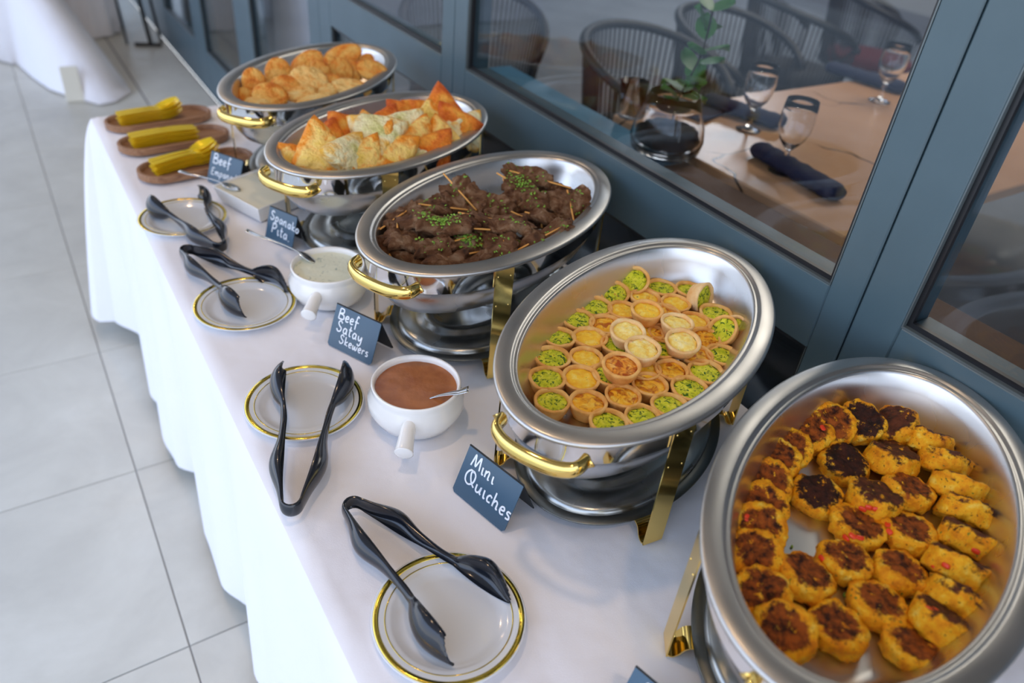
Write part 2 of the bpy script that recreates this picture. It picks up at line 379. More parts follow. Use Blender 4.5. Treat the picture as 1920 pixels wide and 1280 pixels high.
# food placements: x, y, z, tilt, azimuth, kind, label
QUICHES = [
    (0.7800, 0.7637, 0.9420, 32, 222, 'g', 'green herb mini quiche leaning up at the very back of the pile'),
    (0.8227, 0.7395, 0.9310, 0, 0, 'g', 'green herb mini quiche in the back row, right of the leaning one'),
    (0.8624, 0.7141, 0.9310, 0, 0, 'g', 'green herb mini quiche partly hidden behind the overturned quiche'),
    (0.8558, 0.6733, 0.9370, 78, 284, 'x', 'overturned mini quiche lying on its rim, showing its pale pastry base'),
    (0.7351, 0.7567, 0.9330, 18, 231, 'g', 'green herb mini quiche tilted forward, left of the highest back one'),
    (0.6852, 0.7393, 0.9310, 6, 233, 'g', 'green herb mini quiche on the upper left edge of the pile, third from the back'),
    (0.6366, 0.7226, 0.9310, 4, 234, 'g', 'green herb mini quiche on the left edge, above the one beside the steel wall'),
    (0.5828, 0.6965, 0.9310, 0, 0, 'g', 'green herb mini quiche at the left edge, fourth from the bottom left corner'),
    (0.5447, 0.6599, 0.9310, 0, 0, 'g', 'green herb mini quiche at the far left, third up from the front left corner'),
    (0.5114, 0.6237, 0.9310, 0, 0, 'g', 'green herb mini quiche that lies farthest left in the oval pan'),
    (0.4902, 0.5811, 0.9310, 0, 0, 'g', 'green herb mini quiche at the front left corner of the pile'),
    (0.5320, 0.5134, 0.9310, 0, 0, 'g', 'green herb mini quiche nearest the brass handle rim, at the very front'),
    (0.5788, 0.5011, 0.9310, 0, 0, 'g', 'green herb mini quiche in the front row, second from the frontmost'),
    (0.6274, 0.5028, 0.9310, 0, 0, 'g', 'green herb mini quiche in the front right row above the brass leg'),
    (0.6769, 0.5170, 0.9310, 3, 227, 'g', 'green herb mini quiche with a browned spot on the front right edge'),
    (0.7253, 0.5347, 0.9310, 3, 226, 'g', 'green herb mini quiche on the right edge with one dark leaf in the middle'),
    (0.7794, 0.5548, 0.9300, 0, 0, 'g', 'green herb mini quiche that lies farthest right on the pan floor'),
    (0.8529, 0.6428, 0.9300, 0, 0, 'g', 'green herb mini quiche at the right, below the overturned pastry'),
    (0.8087, 0.5903, 0.9420, 50, 174, 'g', 'green herb mini quiche tipped on its side against a second shell at right'),
    (0.8370, 0.5906, 0.9320, 55, 174, 'x', 'empty looking pastry shell wedged behind the tipped green quiche at right'),
    (0.7764, 0.7271, 0.9310, 0, 0, 'y', 'yellow egg mini quiche in the second row, below the tallest green one'),
    (0.8115, 0.6923, 0.9310, 0, 0, 'y', 'yellow egg mini quiche right of the top layer, second row from the back'),
    (0.7273, 0.6720, 0.9530, 4, 229, 'y', 'yellow egg mini quiche in the top layer, farthest back of those raised'),
    (0.7189, 0.7125, 0.9310, 0, 0, 'y', 'pale yellow mini quiche half hidden left of the rearmost raised one'),
    (0.6680, 0.6930, 0.9310, 0, 0, 'b', 'lightly browned mini quiche between the green edge and the raised pale one'),
    (0.6608, 0.6379, 0.9550, 8, 231, 'p', 'pale yellow mini quiche in the top layer with a golden crust flap'),
    (0.6238, 0.6758, 0.9310, 0, 0, 'y', 'yellow mini quiche second in from the left, fourth row from the front'),
    (0.5892, 0.6384, 0.9310, 0, 0, 'y', 'smooth yellow mini quiche second in from the left, third row from the front'),
    (0.5540, 0.6028, 0.9310, 4, 233, 'y', 'deep yellow mini quiche with a folded top, second in from the far left'),
    (0.5318, 0.5571, 0.9310, 0, 0, 'b', 'dark browned mini quiche in the front row beside the front left green one'),
    (0.5824, 0.5465, 0.9310, 0, 0, 'b', 'orange browned mini quiche in the middle of the front, behind the frontmost'),
    (0.6326, 0.5492, 0.9310, 0, 0, 'b', 'orange browned mini quiche right of centre, above the front right row'),
    (0.6835, 0.5606, 0.9310, 0, 0, 'b', 'yellow mini quiche with a brown middle, left of the dark leaf green one'),
    (0.6020, 0.5796, 0.9530, 6, 231, 'r', 'reddish browned mini quiche in the top layer, nearest the front'),
    (0.6553, 0.5974, 0.9530, 6, 230, 'p', 'pale creamy mini quiche in the top layer, right behind the reddish one'),
    (0.7477, 0.6256, 0.9530, 0, 0, 'p', 'pale creamy mini quiche in the top layer, farthest right at the back'),
    (0.7210, 0.5849, 0.9530, 10, 234, 'p', 'pale creamy mini quiche in the top layer, nearest the right edge'),
    (0.8033, 0.6401, 0.9310, 0, 0, 'y', 'yellow mini quiche half covered by the pale raised one at the right'),
    (0.7845, 0.5967, 0.9300, 10, 217, 'b', 'browned mini quiche lying between the tipped green one and the top layer'),
    (0.6511, 0.6442, 0.9310, 0, 0, 'g', 'green mini quiche mostly covered by the raised pale quiche with a crust flap'),
    (0.5970, 0.5911, 0.9310, 0, 0, 'g', 'green mini quiche mostly covered by the reddish browned raised one'),
    (0.7046, 0.6087, 0.9310, 0, 0, 'g', 'green mini quiche showing between two pale raised quiches in the middle'),
    (0.7131, 0.6468, 0.9310, 0, 0, 'y', 'browned yellow mini quiche deep between the raised ones in the middle'),
    (0.7346, 0.6345, 0.9310, 0, 0, 'b', 'browned mini quiche showing only its left rim under a pale raised one'),
    (0.7412, 0.5717, 0.9310, 0, 0, 'b', 'mini quiche crust showing below the raised pale quiche nearest the right'),
    (0.6482, 0.5796, 0.9310, 0, 0, 'y', 'mini quiche crust showing just under the raised pale quiche in front'),
    (0.7735, 0.6782, 0.9310, 0, 0, 'b', 'mini quiche crust showing right beneath the rearmost raised quiche'),
]
PATTIES = [
    (0.7616, 0.3820, 0.9260, 22, 216, 0, 'seared patty fourth from the back of the arc, one red fleck on its right edge'),
    (0.7961, 0.3720, 0.9290, 24, 215, 0, 'seared patty in the upper arc between the dark topped one and the red flecked one'),
    (0.8365, 0.3548, 0.9310, 22, 202, 2, 'dark seared patty at the very back of the arc with broken black crust'),
    (0.8738, 0.3285, 0.9300, 30, 135, 1, 'patty tipped left at the back right, showing its yellow side and half its crust'),
    (0.8907, 0.2923, 0.9260, 42, 30, 1, 'patty standing on edge at the back right, first of the right hand row'),
    (0.8759, 0.2562, 0.9260, 42, 29, 1, 'patty standing on edge at right, second down the right hand row'),
    (0.8494, 0.2212, 0.9260, 42, 28, 1, 'patty standing on edge at right with a green leaf on top, third down the row'),
    (0.8211, 0.1925, 0.9260, 48, 26, 1, 'patty standing on edge with a bare yellow side, fourth down the right hand row'),
    (0.7811, 0.1681, 0.9260, 36, 21, 1, 'patty leaning right with red pepper bits along its lower side, fifth down the row'),
    (0.7322, 0.1516, 0.9260, 39, 18, 1, 'patty leaning right with two red pepper bits at its left end'),
    (0.6940, 0.1272, 0.9260, 42, 16, 1, 'patty leaning right just above the last one of the right hand row'),
    (0.6524, 0.1180, 0.9260, 30, 15, 1, 'last patty of the right hand row, narrow dark crust, red bit at its top'),
    (0.7104, 0.3719, 0.9260, 22, 214, 0, 'seared patty in the left arc, fifth from the back, green fleck on its crust'),
    (0.6794, 0.3643, 0.9250, 24, 215, 0, 'rough edged patty in the left arc with a small crust, between two others'),
    (0.6401, 0.3419, 0.9260, 26, 218, 0, 'seared patty in the left arc with one red pepper bit at its upper left'),
    (0.6027, 0.3169, 0.9250, 20, 218, 0, 'seared patty in the left arc just below the one with the red bit'),
    (0.5744, 0.2957, 0.9250, 20, 227, 0, 'half hidden patty at left, red bit at top, beside the bare steel patch'),
    (0.5452, 0.2732, 0.9250, 22, 219, 0, 'large round seared patty that lies farthest left in the pan'),
    (0.5139, 0.2354, 0.9220, 14, 214, 0, 'seared patty at lower left, partly under the big frontmost left one'),
    (0.4958, 0.1905, 0.9300, 24, 198, 0, 'large seared patty nearest the front left rim of the pan'),
    (0.7641, 0.3217, 0.9170, 6, 218, 2, 'black topped patty in the middle at the back, herbs sprinkled on its crust'),
    (0.6862, 0.3013, 0.9170, 6, 209, 2, 'black topped patty just left of centre, above the bare steel patch'),
    (0.8235, 0.2949, 0.9240, 20, 32, 1, 'patty with dark crust seen edge on, between the black topped one and the right row'),
    (0.7381, 0.2612, 0.9240, 18, 32, 1, 'patty with a big red pepper bit on its side, right of centre'),
    (0.7928, 0.2504, 0.9210, 8, 27, 0, 'patty with green herbs all over its crust, right of the red pepper one'),
    (0.6891, 0.2448, 0.9170, 8, 16, 0, 'seared patty in the centre, directly below the big red pepper one'),
    (0.7365, 0.2114, 0.9170, 8, 24, 0, 'seared patty right of centre with red bits along its left edge'),
    (0.6341, 0.2217, 0.9170, 9, 15, 0, 'seared patty below centre with a red bit on its left rim'),
    (0.6769, 0.1818, 0.9170, 8, 18, 0, 'seared patty below centre, right of the one with the red bit on the rim'),
    (0.5748, 0.2280, 0.9200, 8, 9, 0, 'uneven seared patty left of centre beside the lower left arc'),
    (0.5543, 0.1709, 0.9170, 8, 11, 0, 'large seared patty near the front with a green leaf on its crust'),
    (0.6175, 0.1666, 0.9170, 8, 18, 0, 'large seared patty in the front middle, between two rows'),
    (0.6068, 0.1167, 0.9170, 8, 16, 0, 'big crumbly seared patty nearest the front right'),
]
BEEF = [
    (0.7648, 1.0748, 1.0000, 12, 237, 309, 0.105, 0.035, 1, 'rolled beef strip on a stick at the very top back of the heap'),
    (0.7353, 1.0482, 0.9880, 14, 237, 290, 0.085, 0.040, 2, 'herb topped beef strip just below the rolled one at the back'),
    (0.7350, 1.0020, 0.9840, 30, 236, 241, 0.040, 0.055, 1, 'short beef flap hanging down below the herb patch at the back right'),
    (0.7994, 1.0484, 0.9820, 10, 236, 310, 0.085, 0.035, 0, 'thin dark beef strip behind the wide slice at the right'),
    (0.7999, 0.9810, 0.9780, 32, 229, 249, 0.068, 0.075, 1, 'wide flat beef slice at the right end of the heap, stick out of its top'),
    (0.6275, 1.0664, 0.9820, 28, 243, 280, 0.085, 0.072, 1, 'broad flat beef slice at the upper middle with pale lower edge'),
    (0.6662, 1.0301, 0.9780, 16, 239, 304, 0.080, 0.045, 1, 'crinkled beef piece between the broad slice and the hanging flap'),
    (0.7132, 1.0362, 0.9740, 16, 238, 252, 0.055, 0.045, 0, 'small curled beef piece left of the hanging flap'),
    (0.5378, 0.9938, 0.9820, 10, 242, 331, 0.130, 0.045, 2, 'long beef skewer at left under the largest heap of chopped herbs'),
    (0.6421, 0.9523, 0.9820, 14, 238, 320, 0.110, 0.050, 1, 'long beef skewer in the middle with a bare stick to its left'),
    (0.7310, 0.9658, 0.9700, 10, 236, 311, 0.085, 0.040, 0, 'dark beef skewer in the shadow under the wide right hand slice'),
    (0.6974, 0.9021, 0.9740, 10, 236, 12, 0.110, 0.042, 1, 'pale twisted beef skewer along the front right rim'),
    (0.6081, 0.9103, 0.9660, 26, 239, 249, 0.060, 0.055, 1, 'square beef slice at the front, right of the herb filled gap'),
    (0.5724, 0.9570, 0.9560, 8, 241, 326, 0.070, 0.040, 2, 'dark beef piece in the hollow at the front covered with herbs'),
    (0.5117, 0.9600, 0.9620, 18, 243, 356, 0.070, 0.050, 1, 'beef piece at the front left with herb flecks and a stick below'),
    (0.4694, 0.9911, 0.9680, 20, 247, 249, 0.050, 0.060, 0, 'lumpy folded beef piece at the far left of the heap'),
    (0.4507, 1.0028, 0.9560, 20, 248, 275, 0.045, 0.045, 0, 'small lumpy beef piece against the left wall of the pan'),
    (0.4992, 1.0538, 0.9740, 12, 245, 25, 0.085, 0.042, 0, 'beef strip at the upper left with a stick pointing up'),
    (0.5628, 1.0689, 0.9760, 8, 243, 326, 0.070, 0.035, 1, 'dark beef strip behind the long herb heaped skewer'),
    (0.6126, 0.9740, 0.9660, 10, 240, 296, 0.060, 0.035, 0, 'small dark beef piece between the two long skewers'),
    (0.5185, 0.9296, 0.9500, 8, 242, 352, 0.075, 0.030, 0, 'thin beef piece at the very front beside the rim, left of the stick'),
    (0.5651, 0.9068, 0.9500, 8, 240, 355, 0.065, 0.030, 0, 'thin beef piece at the very front beside the rim, right of the stick'),
    (0.4667, 0.9627, 0.9480, 8, 244, 299, 0.060, 0.030, 0, 'thin beef piece at the front left corner low in the pan'),
    (0.6686, 0.9305, 0.9520, 8, 237, 316, 0.070, 0.040, 1, 'beef piece with herbs low between the square slice and the twisted skewer'),
    (0.6137, 1.0894, 0.9550, 0, 0, 296, 0.100, 0.060, 0, 'beef slice buried in the middle left of the heap'),
    (0.6709, 1.0284, 0.9550, 0, 0, 357, 0.120, 0.070, 0, 'beef slice buried in the centre of the heap'),
    (0.7462, 1.0089, 0.9520, 0, 0, 279, 0.100, 0.070, 0, 'beef slice buried at the right of the heap'),
    (0.5282, 1.0277, 0.9480, 0, 0, 337, 0.110, 0.060, 0, 'beef slice buried at the left of the heap'),
    (0.5609, 0.9642, 0.9350, 0, 0, 346, 0.120, 0.050, 0, 'beef slice on the pan floor at the front'),
    (0.6340, 0.9322, 0.9350, 0, 0, 3, 0.100, 0.050, 0, 'beef slice on the pan floor at the front right'),
    (0.5062, 1.0019, 0.9350, 0, 0, 316, 0.100, 0.060, 0, 'beef slice on the pan floor at the front left'),
]
TRIANGLES = [
    (0.4298, 1.3801, 0.9550, 35, 246, (10, 0.062, 0.6), 'small orange tipped spinach triangle lowest at the left end'),
    (0.4653, 1.3506, 0.9750, 55, 249, (95, 0.088, 0.5), 'largest spinach triangle, standing flat to the front at the left'),
    (0.5150, 1.4334, 0.9720, 30, 249, (200, 0.06, 0.9), 'reddish spinach triangle peeking from behind the largest one'),
    (0.5083, 1.3268, 0.9780, 70, 298, (80, 0.07, 0.1), 'pale narrow spinach triangle seen edge on, right of the largest one'),
    (0.5432, 1.3226, 0.9700, 45, 251, (60, 0.066, 0.5), 'golden spinach triangle between the pale edge on one and the wide one'),
    (0.6053, 1.3228, 0.9680, 40, 245, (150, 0.075, 0.4), 'wide smooth golden spinach triangle at the front middle'),
    (0.5867, 1.3608, 0.9960, 35, 246, (20, 0.08, 0.05), 'whitish green spinach triangle on top of the heap, left of centre'),
    (0.5893, 1.3456, 0.9850, 60, 246, (180, 0.06, 0.5), 'golden folded edge piece just below the whitish green triangle'),
    (0.5633, 1.4510, 0.9750, 40, 244, (250, 0.068, 0.9), 'orange red spinach triangle at the back left against the steel wall'),
    (0.6201, 1.4848, 0.9720, 30, 247, (100, 0.045, 0.4), 'small pale spinach triangle at the back left of the whitish one'),
    (0.6494, 1.4513, 0.9850, 45, 246, (300, 0.055, 0.85), 'orange peak of a spinach triangle behind the whitish green one'),
    (0.6600, 1.3859, 0.9920, 40, 247, (45, 0.07, 0.08), 'greenish spinach triangle on top of the heap, in the centre'),
    (0.6769, 1.3524, 0.9780, 60, 276, (85, 0.066, 0.3), 'golden green spinach triangle standing upright right of centre'),
    (0.6564, 1.3258, 0.9620, 45, 244, (10, 0.046, 0.1), 'small green spinach piece low at the front near the rim'),
    (0.6123, 1.3116, 0.9560, 30, 245, (60, 0.05, 0.95), 'red orange corner of a spinach triangle low at the front rim'),
    (0.5487, 1.3090, 0.9560, 25, 247, (120, 0.06, 0.6), 'golden spinach triangle lowest at the front, cut off by the rim'),
    (0.6990, 1.3196, 0.9680, 45, 249, (170, 0.064, 0.95), 'bright orange red spinach triangle at the front right'),
    (0.7265, 1.3479, 0.9780, 50, 251, (100, 0.06, 0.5), 'golden spinach triangle right above the bright orange red one'),
    (0.7632, 1.3707, 0.9650, 40, 250, (210, 0.055, 0.2), 'dull green spinach triangle wedged at the right of the front'),
    (0.7454, 1.4256, 0.9850, 35, 245, (330, 0.066, 0.3), 'flat pale golden spinach triangle right of the central green one'),
    (0.7791, 1.4435, 0.9950, 55, 242, (90, 0.076, 0.7), 'tall orange tipped spinach triangle at the highest back right'),
    (0.7850, 1.3920, 0.9820, 50, 248, (240, 0.07, 0.75), 'orange spinach triangle between the tall one and the right end'),
    (0.8120, 1.3849, 0.9750, 65, 280, (70, 0.06, 0.15), 'pale yellow spinach triangle at the far right end of the heap'),
    (0.7451, 1.4788, 0.9820, 45, 243, (20, 0.062, 0.9), 'orange spinach triangle with a burnt black corner at the back'),
    (0.7085, 1.4933, 0.9800, 50, 241, (130, 0.056, 0.85), 'small orange spinach triangle at the back left of the burnt one'),
    (0.6354, 1.4109, 0.9350, 0, 0, (0, 0.09, 0.5), 'spinach triangle buried under the front of the heap'),
    (0.7371, 1.4561, 0.9400, 0, 0, (50, 0.09, 0.5), 'spinach triangle buried under the middle of the heap'),
    (0.5793, 1.4579, 0.9350, 0, 0, (100, 0.09, 0.5), 'spinach triangle buried under the left of the heap'),
]
EMPANADAS = [
    (0.4829, 1.8440, 0.9650, 60, 250, (80, 0.078, 0.062, 0.7), 'oval empanada standing upright at the far left of the dish'),
    (0.5523, 1.8756, 0.9750, 50, 252, (70, 0.082, 0.07, 0.75), 'round empanada at the back left with a dark spot on its right'),
    (0.6338, 1.8996, 0.9850, 45, 247, (20, 0.098, 0.066, 0.55), 'big empanada at the back centre, two brown spots on its left'),
    (0.7318, 1.9032, 0.9980, 40, 250, (5, 0.108, 0.064, 0.7), 'largest empanada, highest at the back right of the heap'),
    (0.5966, 1.7749, 0.9850, 50, 255, (150, 0.092, 0.07, 0.45), 'pale domed empanada in the middle, lit on its top'),
    (0.4900, 1.7400, 0.9680, 45, 258, (160, 0.082, 0.066, 0.8), 'reddish empanada at the front left, in front of two overlapping ones'),
    (0.5387, 1.7725, 0.9720, 45, 257, (150, 0.074, 0.064, 0.6), 'empanada partly covered behind the reddish one at the front left'),
    (0.5634, 1.7411, 0.9640, 40, 251, (170, 0.076, 0.044, 0.4), 'empanada with a crimped golden edge at the front middle'),
    (0.4568, 1.7338, 0.9560, 20, 253, (0, 0.076, 0.044, 0.1), 'pale flat empanada lowest at the front left rim'),
    (0.5814, 1.7121, 0.9560, 22, 250, (5, 0.096, 0.042, 0.35), 'long pale empanada lying along the front rim'),
    (0.6539, 1.7756, 0.9750, 35, 249, (160, 0.06, 0.044, 0.8), 'small reddish empanada folded in the right middle'),
    (0.6284, 1.7440, 0.9640, 40, 249, (20, 0.052, 0.044, 0.15), 'small pale empanada at the front, right of the crimped one'),
    (0.6858, 1.7344, 0.9700, 35, 253, (150, 0.098, 0.052, 0.4), 'long empanada leaning along the front right rim'),
    (0.7790, 1.8220, 0.9780, 40, 253, (140, 0.084, 0.064, 0.6), 'empanada at the right end with a pale ribbed front'),
    (0.8008, 1.9180, 0.9750, 30, 250, (30, 0.056, 0.042, 0.85), 'reddish empanada tip peeking behind the right end one'),
    (0.6888, 1.8580, 0.9800, 55, 261, (100, 0.066, 0.058, 0.5), 'thin empanada in the middle row, first right of the domed one'),
    (0.7096, 1.8504, 0.9780, 55, 261, (100, 0.066, 0.058, 0.65), 'thin empanada in the middle row, second right of the domed one'),
    (0.7405, 1.8540, 0.9720, 50, 258, (90, 0.06, 0.052, 0.6), 'small empanada in the middle row, third right of the domed one'),
    (0.6491, 1.8432, 0.9800, 50, 260, (100, 0.062, 0.054, 0.55), 'empanada slice between the big back one and the domed one'),
    (0.4548, 1.8170, 0.9450, 30, 254, (90, 0.06, 0.045, 0.8), 'brown empanada corner deep at the left end under the oval one'),
    (0.5762, 1.9165, 0.9400, 0, 0, (0, 0.1, 0.07, 0.6), 'empanada buried under the left middle of the heap'),
    (0.6541, 1.8428, 0.9400, 0, 0, (0, 0.11, 0.08, 0.6), 'empanada buried under the front middle of the heap'),
    (0.7485, 1.9101, 0.9450, 0, 0, (30, 0.11, 0.08, 0.6), 'empanada buried under the right middle of the heap'),
]

# ---------------------------------------------------------------- the setting
def struct(name, label, me=None, cat='structure', loc=(0, 0, 0)):
    o = thing(name, label, cat, loc, me=me, kind='structure'); return o
XF = .975; GX = .992
# terrace floor: joint bed plus one slab per tile (0.60 m grid)
fl = struct('floor', 'pale grey stone tiled terrace floor with thin dark joints', G().box(-7, .975, -3, 13, -.05, -.004).me('floor', M_grout, False), 'floor')
tile = G().bbox(-.2985, .2985, -.2985, .2985, -.012, 0, .0012).me('tile', M_tile, False)
for i in range(-9, 3):
    for j in range(-3, 20):
        cx = .010 + .6 * i - .3; cy = 1.112 + .6 * (j - 2) + .3
        if cy < -1.2 and cx > 1: continue
        ob('tile', tile, fl, (cx, cy, 0))
# last narrow row of cut tiles against the glass front
cut = G().bbox(-.171, .171, -.2985, .2985, -.012, 0, .0012).me('tile', M_tile, False)
for j in range(-3, 20):
    for o in [c for c in fl.children if abs(c.location.x - .91) < .05 and abs(c.location.y - (1.112 + .6 * (j - 2) + .3)) < .01]:
        o.data = cut; o.location.x = .7925
cl = struct('ceiling', 'shaded warm grey ceiling over the terrace', G().box(-2.0, 7, -2.5, 12, 2.75, 2.85).me('ceiling', M_ceil, False), 'ceiling')
for k, (x, y) in enumerate([(.1, -.6), (.1, .9), (.1, 2.6), (.1, 4.6)]):
    lamp = thing('ceiling_lamp', 'round warm downlight in the terrace ceiling, row position %s from the camera' % ['nearest', 'second', 'third', 'farthest'][k], 'lamp', (x, y, 2.75))
    ob('lamp_ring', fixn(G().lathe([(.075, .075, 0), (.075, .075, -.006), (.06, .06, -.006), (.06, .06, 0)], 24).me('lamp_ring', M_white)), lamp)
    ob('lamp_disc', G().lathe([(0, 0, -.003), (.058, .058, -.003)], 24).me('lamp_disc', M_lampdisc), lamp)
# interior shell
struct('floor', 'grey interior floor behind the glass', G().box(1.05, 7, -3, 12, .06, .12).me('floor', M_infloor, False), 'floor')
struct('wall_back', 'dim grey back wall of the dining room', G().box(7, 7.1, -3, 12, 0, 2.8).me('wall_back', M_inwall, False), 'wall')
struct('wall_near', 'dim grey side wall of the dining room, near end', G().box(1.05, 7, -2.6, -2.5, 0, 2.8).me('wall_near', M_inwall, False), 'wall')
struct('wall_far', 'dim grey side wall of the dining room, far end', G().box(1.05, 7, 12, 12.1, 0, 2.8).me('wall_far', M_inwall, False), 'wall')

wr = struct('wall_right', 'slate blue metal and glass front of the dining room', None, 'wall', (XF, 0, 0))
def member(name, y0, y1, z0, z1, x0=0, x1=.07, m=None, b=.0025):
    return ob(name, G().bbox(x0, x1, y0, y1, z0, z1, b).me(name, m or M_frame, False), wr)
member('post', .421, .490, 0, 2.75); member('post', .4925, .545, 0, 2.75)
member('post', 1.689, 1.752, 0, 2.75); member('post', 1.7545, 1.818, 0, 2.75)
member('post', -.87, -.745, 0, 2.75)
member('post', 2.635, 2.745, 0, 2.75); member('post', 2.7475, 2.861, 0, 2.75)
for a, b_ in ((-.745, .421), (.545, 1.689), (1.818, 2.635)):
    member('mid_rail', a, b_, .885, 1.004); member('bottom_rail', a, b_, 0, .13); member('top_rail', a, b_, 2.62, 2.75)
for a, b_ in ((3.66, 3.94), (4.67, 4.93), (5.75, 6.0), (6.8, 7.05), (7.9, 8.15), (9.0, 9.25)): member('post', a, b_, 0, 2.75)
for a, b_ in ((2.861, 3.66), (3.94, 4.67), (4.93, 5.75), (6.0, 6.8), (7.05, 7.9), (8.15, 9.0)):
    member('bottom_rail', a, b_, 0, .26); member('top_rail', a, b_, 2.62, 2.75)
def window(num, label, y0, y1, z0, z1, bead=True, kind='window'):
    wn = struct('%s_%d' % (kind, num), label, None, kind, (XF, (y0 + y1) / 2, z0))
    hy = (y1 - y0) / 2; h = z1 - z0
    ob('glass_pane', G().box(GX - XF, GX - XF + .006, -hy, hy, 0, h).me('glass_pane', M_pane, False), wn)
    g = G()
    for (a, b_, c_, d) in ((-hy, hy, 0, .010), (-hy, hy, h - .010, h), (-hy, -hy + .009, .010, h - .010), (hy - .009, hy, .010, h - .010)):
        g.box(.009, .0168, a, b_, c_, d)
    ob('gasket', g.me('gasket', M_gasket, False), wn)
    g = G()
    for (a, b_, c_, d) in ((-hy, hy, -.001, .0025), (-hy, -hy + .002, .0025, h), (hy - .002, hy, .0025, h)): g.box(.001, .0088, a, b_, c_, d)
    ob('glazing_bead', g.me('glazing_bead', M_bead, False), wn)
window(1, 'large clear window pane in front of the tan dining table', .545, 1.689, 1.004, 2.62)
window(2, 'window pane at the right edge behind the seared patties', -.745, .421, 1.004, 2.62)
window(3, 'window pane beyond the second post, behind the empanadas', 1.818, 2.635, 1.004, 2.62)
window(4, 'low dark pane under the rail behind the quiches', .545, 1.689, .13, .885)
window(5, 'low dark pane under the rail behind the patties', -.745, .421, .13, .885)
window(6, 'low dark pane under the rail behind the empanadas', 1.818, 2.635, .13, .885)
for k, (a, b_) in enumerate(((2.861, 3.66), (3.94, 4.67), (4.93, 5.75), (6.0, 6.8), (7.05, 7.9), (8.15, 9.0))):
    window(k + 1, 'full height glazed door leaf, number %s beyond the buffet' % ['one', 'two', 'three', 'four', 'five', 'six'][k], a, b_, .26, 2.62, kind='door')
area_light('interior lamp', (3.2, 1.6, 2.7), (0, 0, 0), 1.6, INSIDE_POWER, (1.0, .86, .72))
area_light('interior lamp', (5.5, 5.0, 2.7), (0, 0, 0), 1.6, INSIDE_POWER * 1.5, (.95, .95, 1.0))
for (x, y) in ((.1, -.6), (.1, .9), (.1, 2.6), (.1, 4.6)): area_light('downlight', (x, y, 2.74), (0, 0, 0), .12, DOWNLIGHT_POWER, (1, .68, .40))

# ---------------------------------------------------------------- the buffet table and its cloth
TZ = .75
bt = thing('buffet_table', 'long folding buffet table hidden under the white cloth', 'table', (.54, .8, 0))
ob('tabletop', G().bbox(-.375, .375, -1.55, 1.56, TZ - .03, TZ - .006, .003).me('tabletop', M_cream, False), bt)
leg = G().tube([(0, 0, 0), (0, 0, TZ - .03)], .014, n=10).me('leg', M_black)
for x in (-.3, .3):
    for y in (-1.4, 0, 1.4): ob('leg', leg, bt, (x, y, 0))
HEM = [(-1.0, .10), (-.85, .16), (-.55, .10), (-.3, .155), (0, .11), (.22, .16), (.42, .10), (.6, .16), (.78, .13), (.93, .115), (1.09, .155), (1.20, .108), (1.36, .12), (1.545, .168), (1.64, .114), (1.72, .098), (1.87, .127), (1.975, .108), (2.10, .13), (2.24, .139), (2.375, .081)]
def cloth_mesh():
    x0, x1, y0, y1 = .155, .925, -.80, 2.37
    nu, nv = 60, 200
    g = G(); V = []
    path = []     # outline, counter clockwise from near front corner
    def wr_(x, y):
        d = .0016 * math.sin(x * 9 + y * 5 + 2 * math.sin(y * 3)) + .0013 * noise.noise((x * 6, y * 6, 3))
        # soft creases that run from the quiche dish to the near edge
        q = (y - .10) + .55 * (x - .35); d += .0045 * math.exp(-((q - .02) / .03) ** 2) * max(0, min(1, (x - .28) * 8)) * (y < .42)
        q = (y - .24) + .45 * (x - .45); d += .0035 * math.exp(-((q) / .022) ** 2) * max(0, min(1, (x - .40) * 8))
        return max(d, -.001)
    for i in range(nu + 1):
        for j in range(nv + 1):
            x = x0 + (x1 - x0) * i / nu; y = y0 + (y1 - y0) * j / nv
            e = min(x - x0, y1 - y); dz = -.006 * max(0, 1 - e / .012) ** 2
            V.append((x, y, TZ - .0035 + wr_(x, y) + dz if e > .001 else TZ - .0095))
    F = [(i * (nv + 1) + j, (i + 1) * (nv + 1) + j, (i + 1) * (nv + 1) + j + 1, i * (nv + 1) + j + 1) for i in range(nu) for j in range(nv)]
    g.add(V, F)
    # skirt: front edge (x = x0) going away from the camera, round the far corner, along the far end
    cols = []
    for j in range(nv + 1):
        y = y0 + (y1 - y0) * j / nv; cols.append(((x0, y), (interp(HEM, y), y + .0), y))
    for k in range(1, 13):
        a = k / 13 * PI / 2
        fr = .11 + .05 * math.sin(2 * a)
        cols.append(((x0, y1), (x0 - math.cos(a) * fr * .95 , y1 + math.sin(a) * fr * 1.1), y1 + .02 * k))
    for i in range(nu + 1):
        x = x0 + (x1 - x0) * i / nu
        cols.append(((x, y1), (x, y1 + .05 + .035 * math.sin(x * 22)), 3 + x))
    nz = 26; V = []
    for (t, h, s) in cols:
        hz = .065 + .012 * math.sin(s * 3.1)
        for k in range(nz + 1):
            f = k / nz; z = TZ - .0095 + (hz - TZ) * f
            e = f ** .75
            x = t[0] + (h[0] - t[0]) * e; y = t[1] + (h[1] - t[1]) * e
            if k: x -= .004 * min(1, f * 12) ; x += .006 * f * math.sin(s * 31 + 2 * math.sin(s * 7)) * (1 - .3 * f)
            V.append((x, y, z))
    F = [(i * (nz + 1) + k, (i + 1) * (nz + 1) + k, (i + 1) * (nz + 1) + k + 1, i * (nz + 1) + k + 1) for i in range(len(cols) - 1) for k in range(nz)]
    g.add(V, F)
    return g.me('tablecloth', M_cloth)
thing('tablecloth', 'white cloth draped over the long buffet table, hanging in soft folds to the floor', 'tablecloth', me=cloth_mesh())

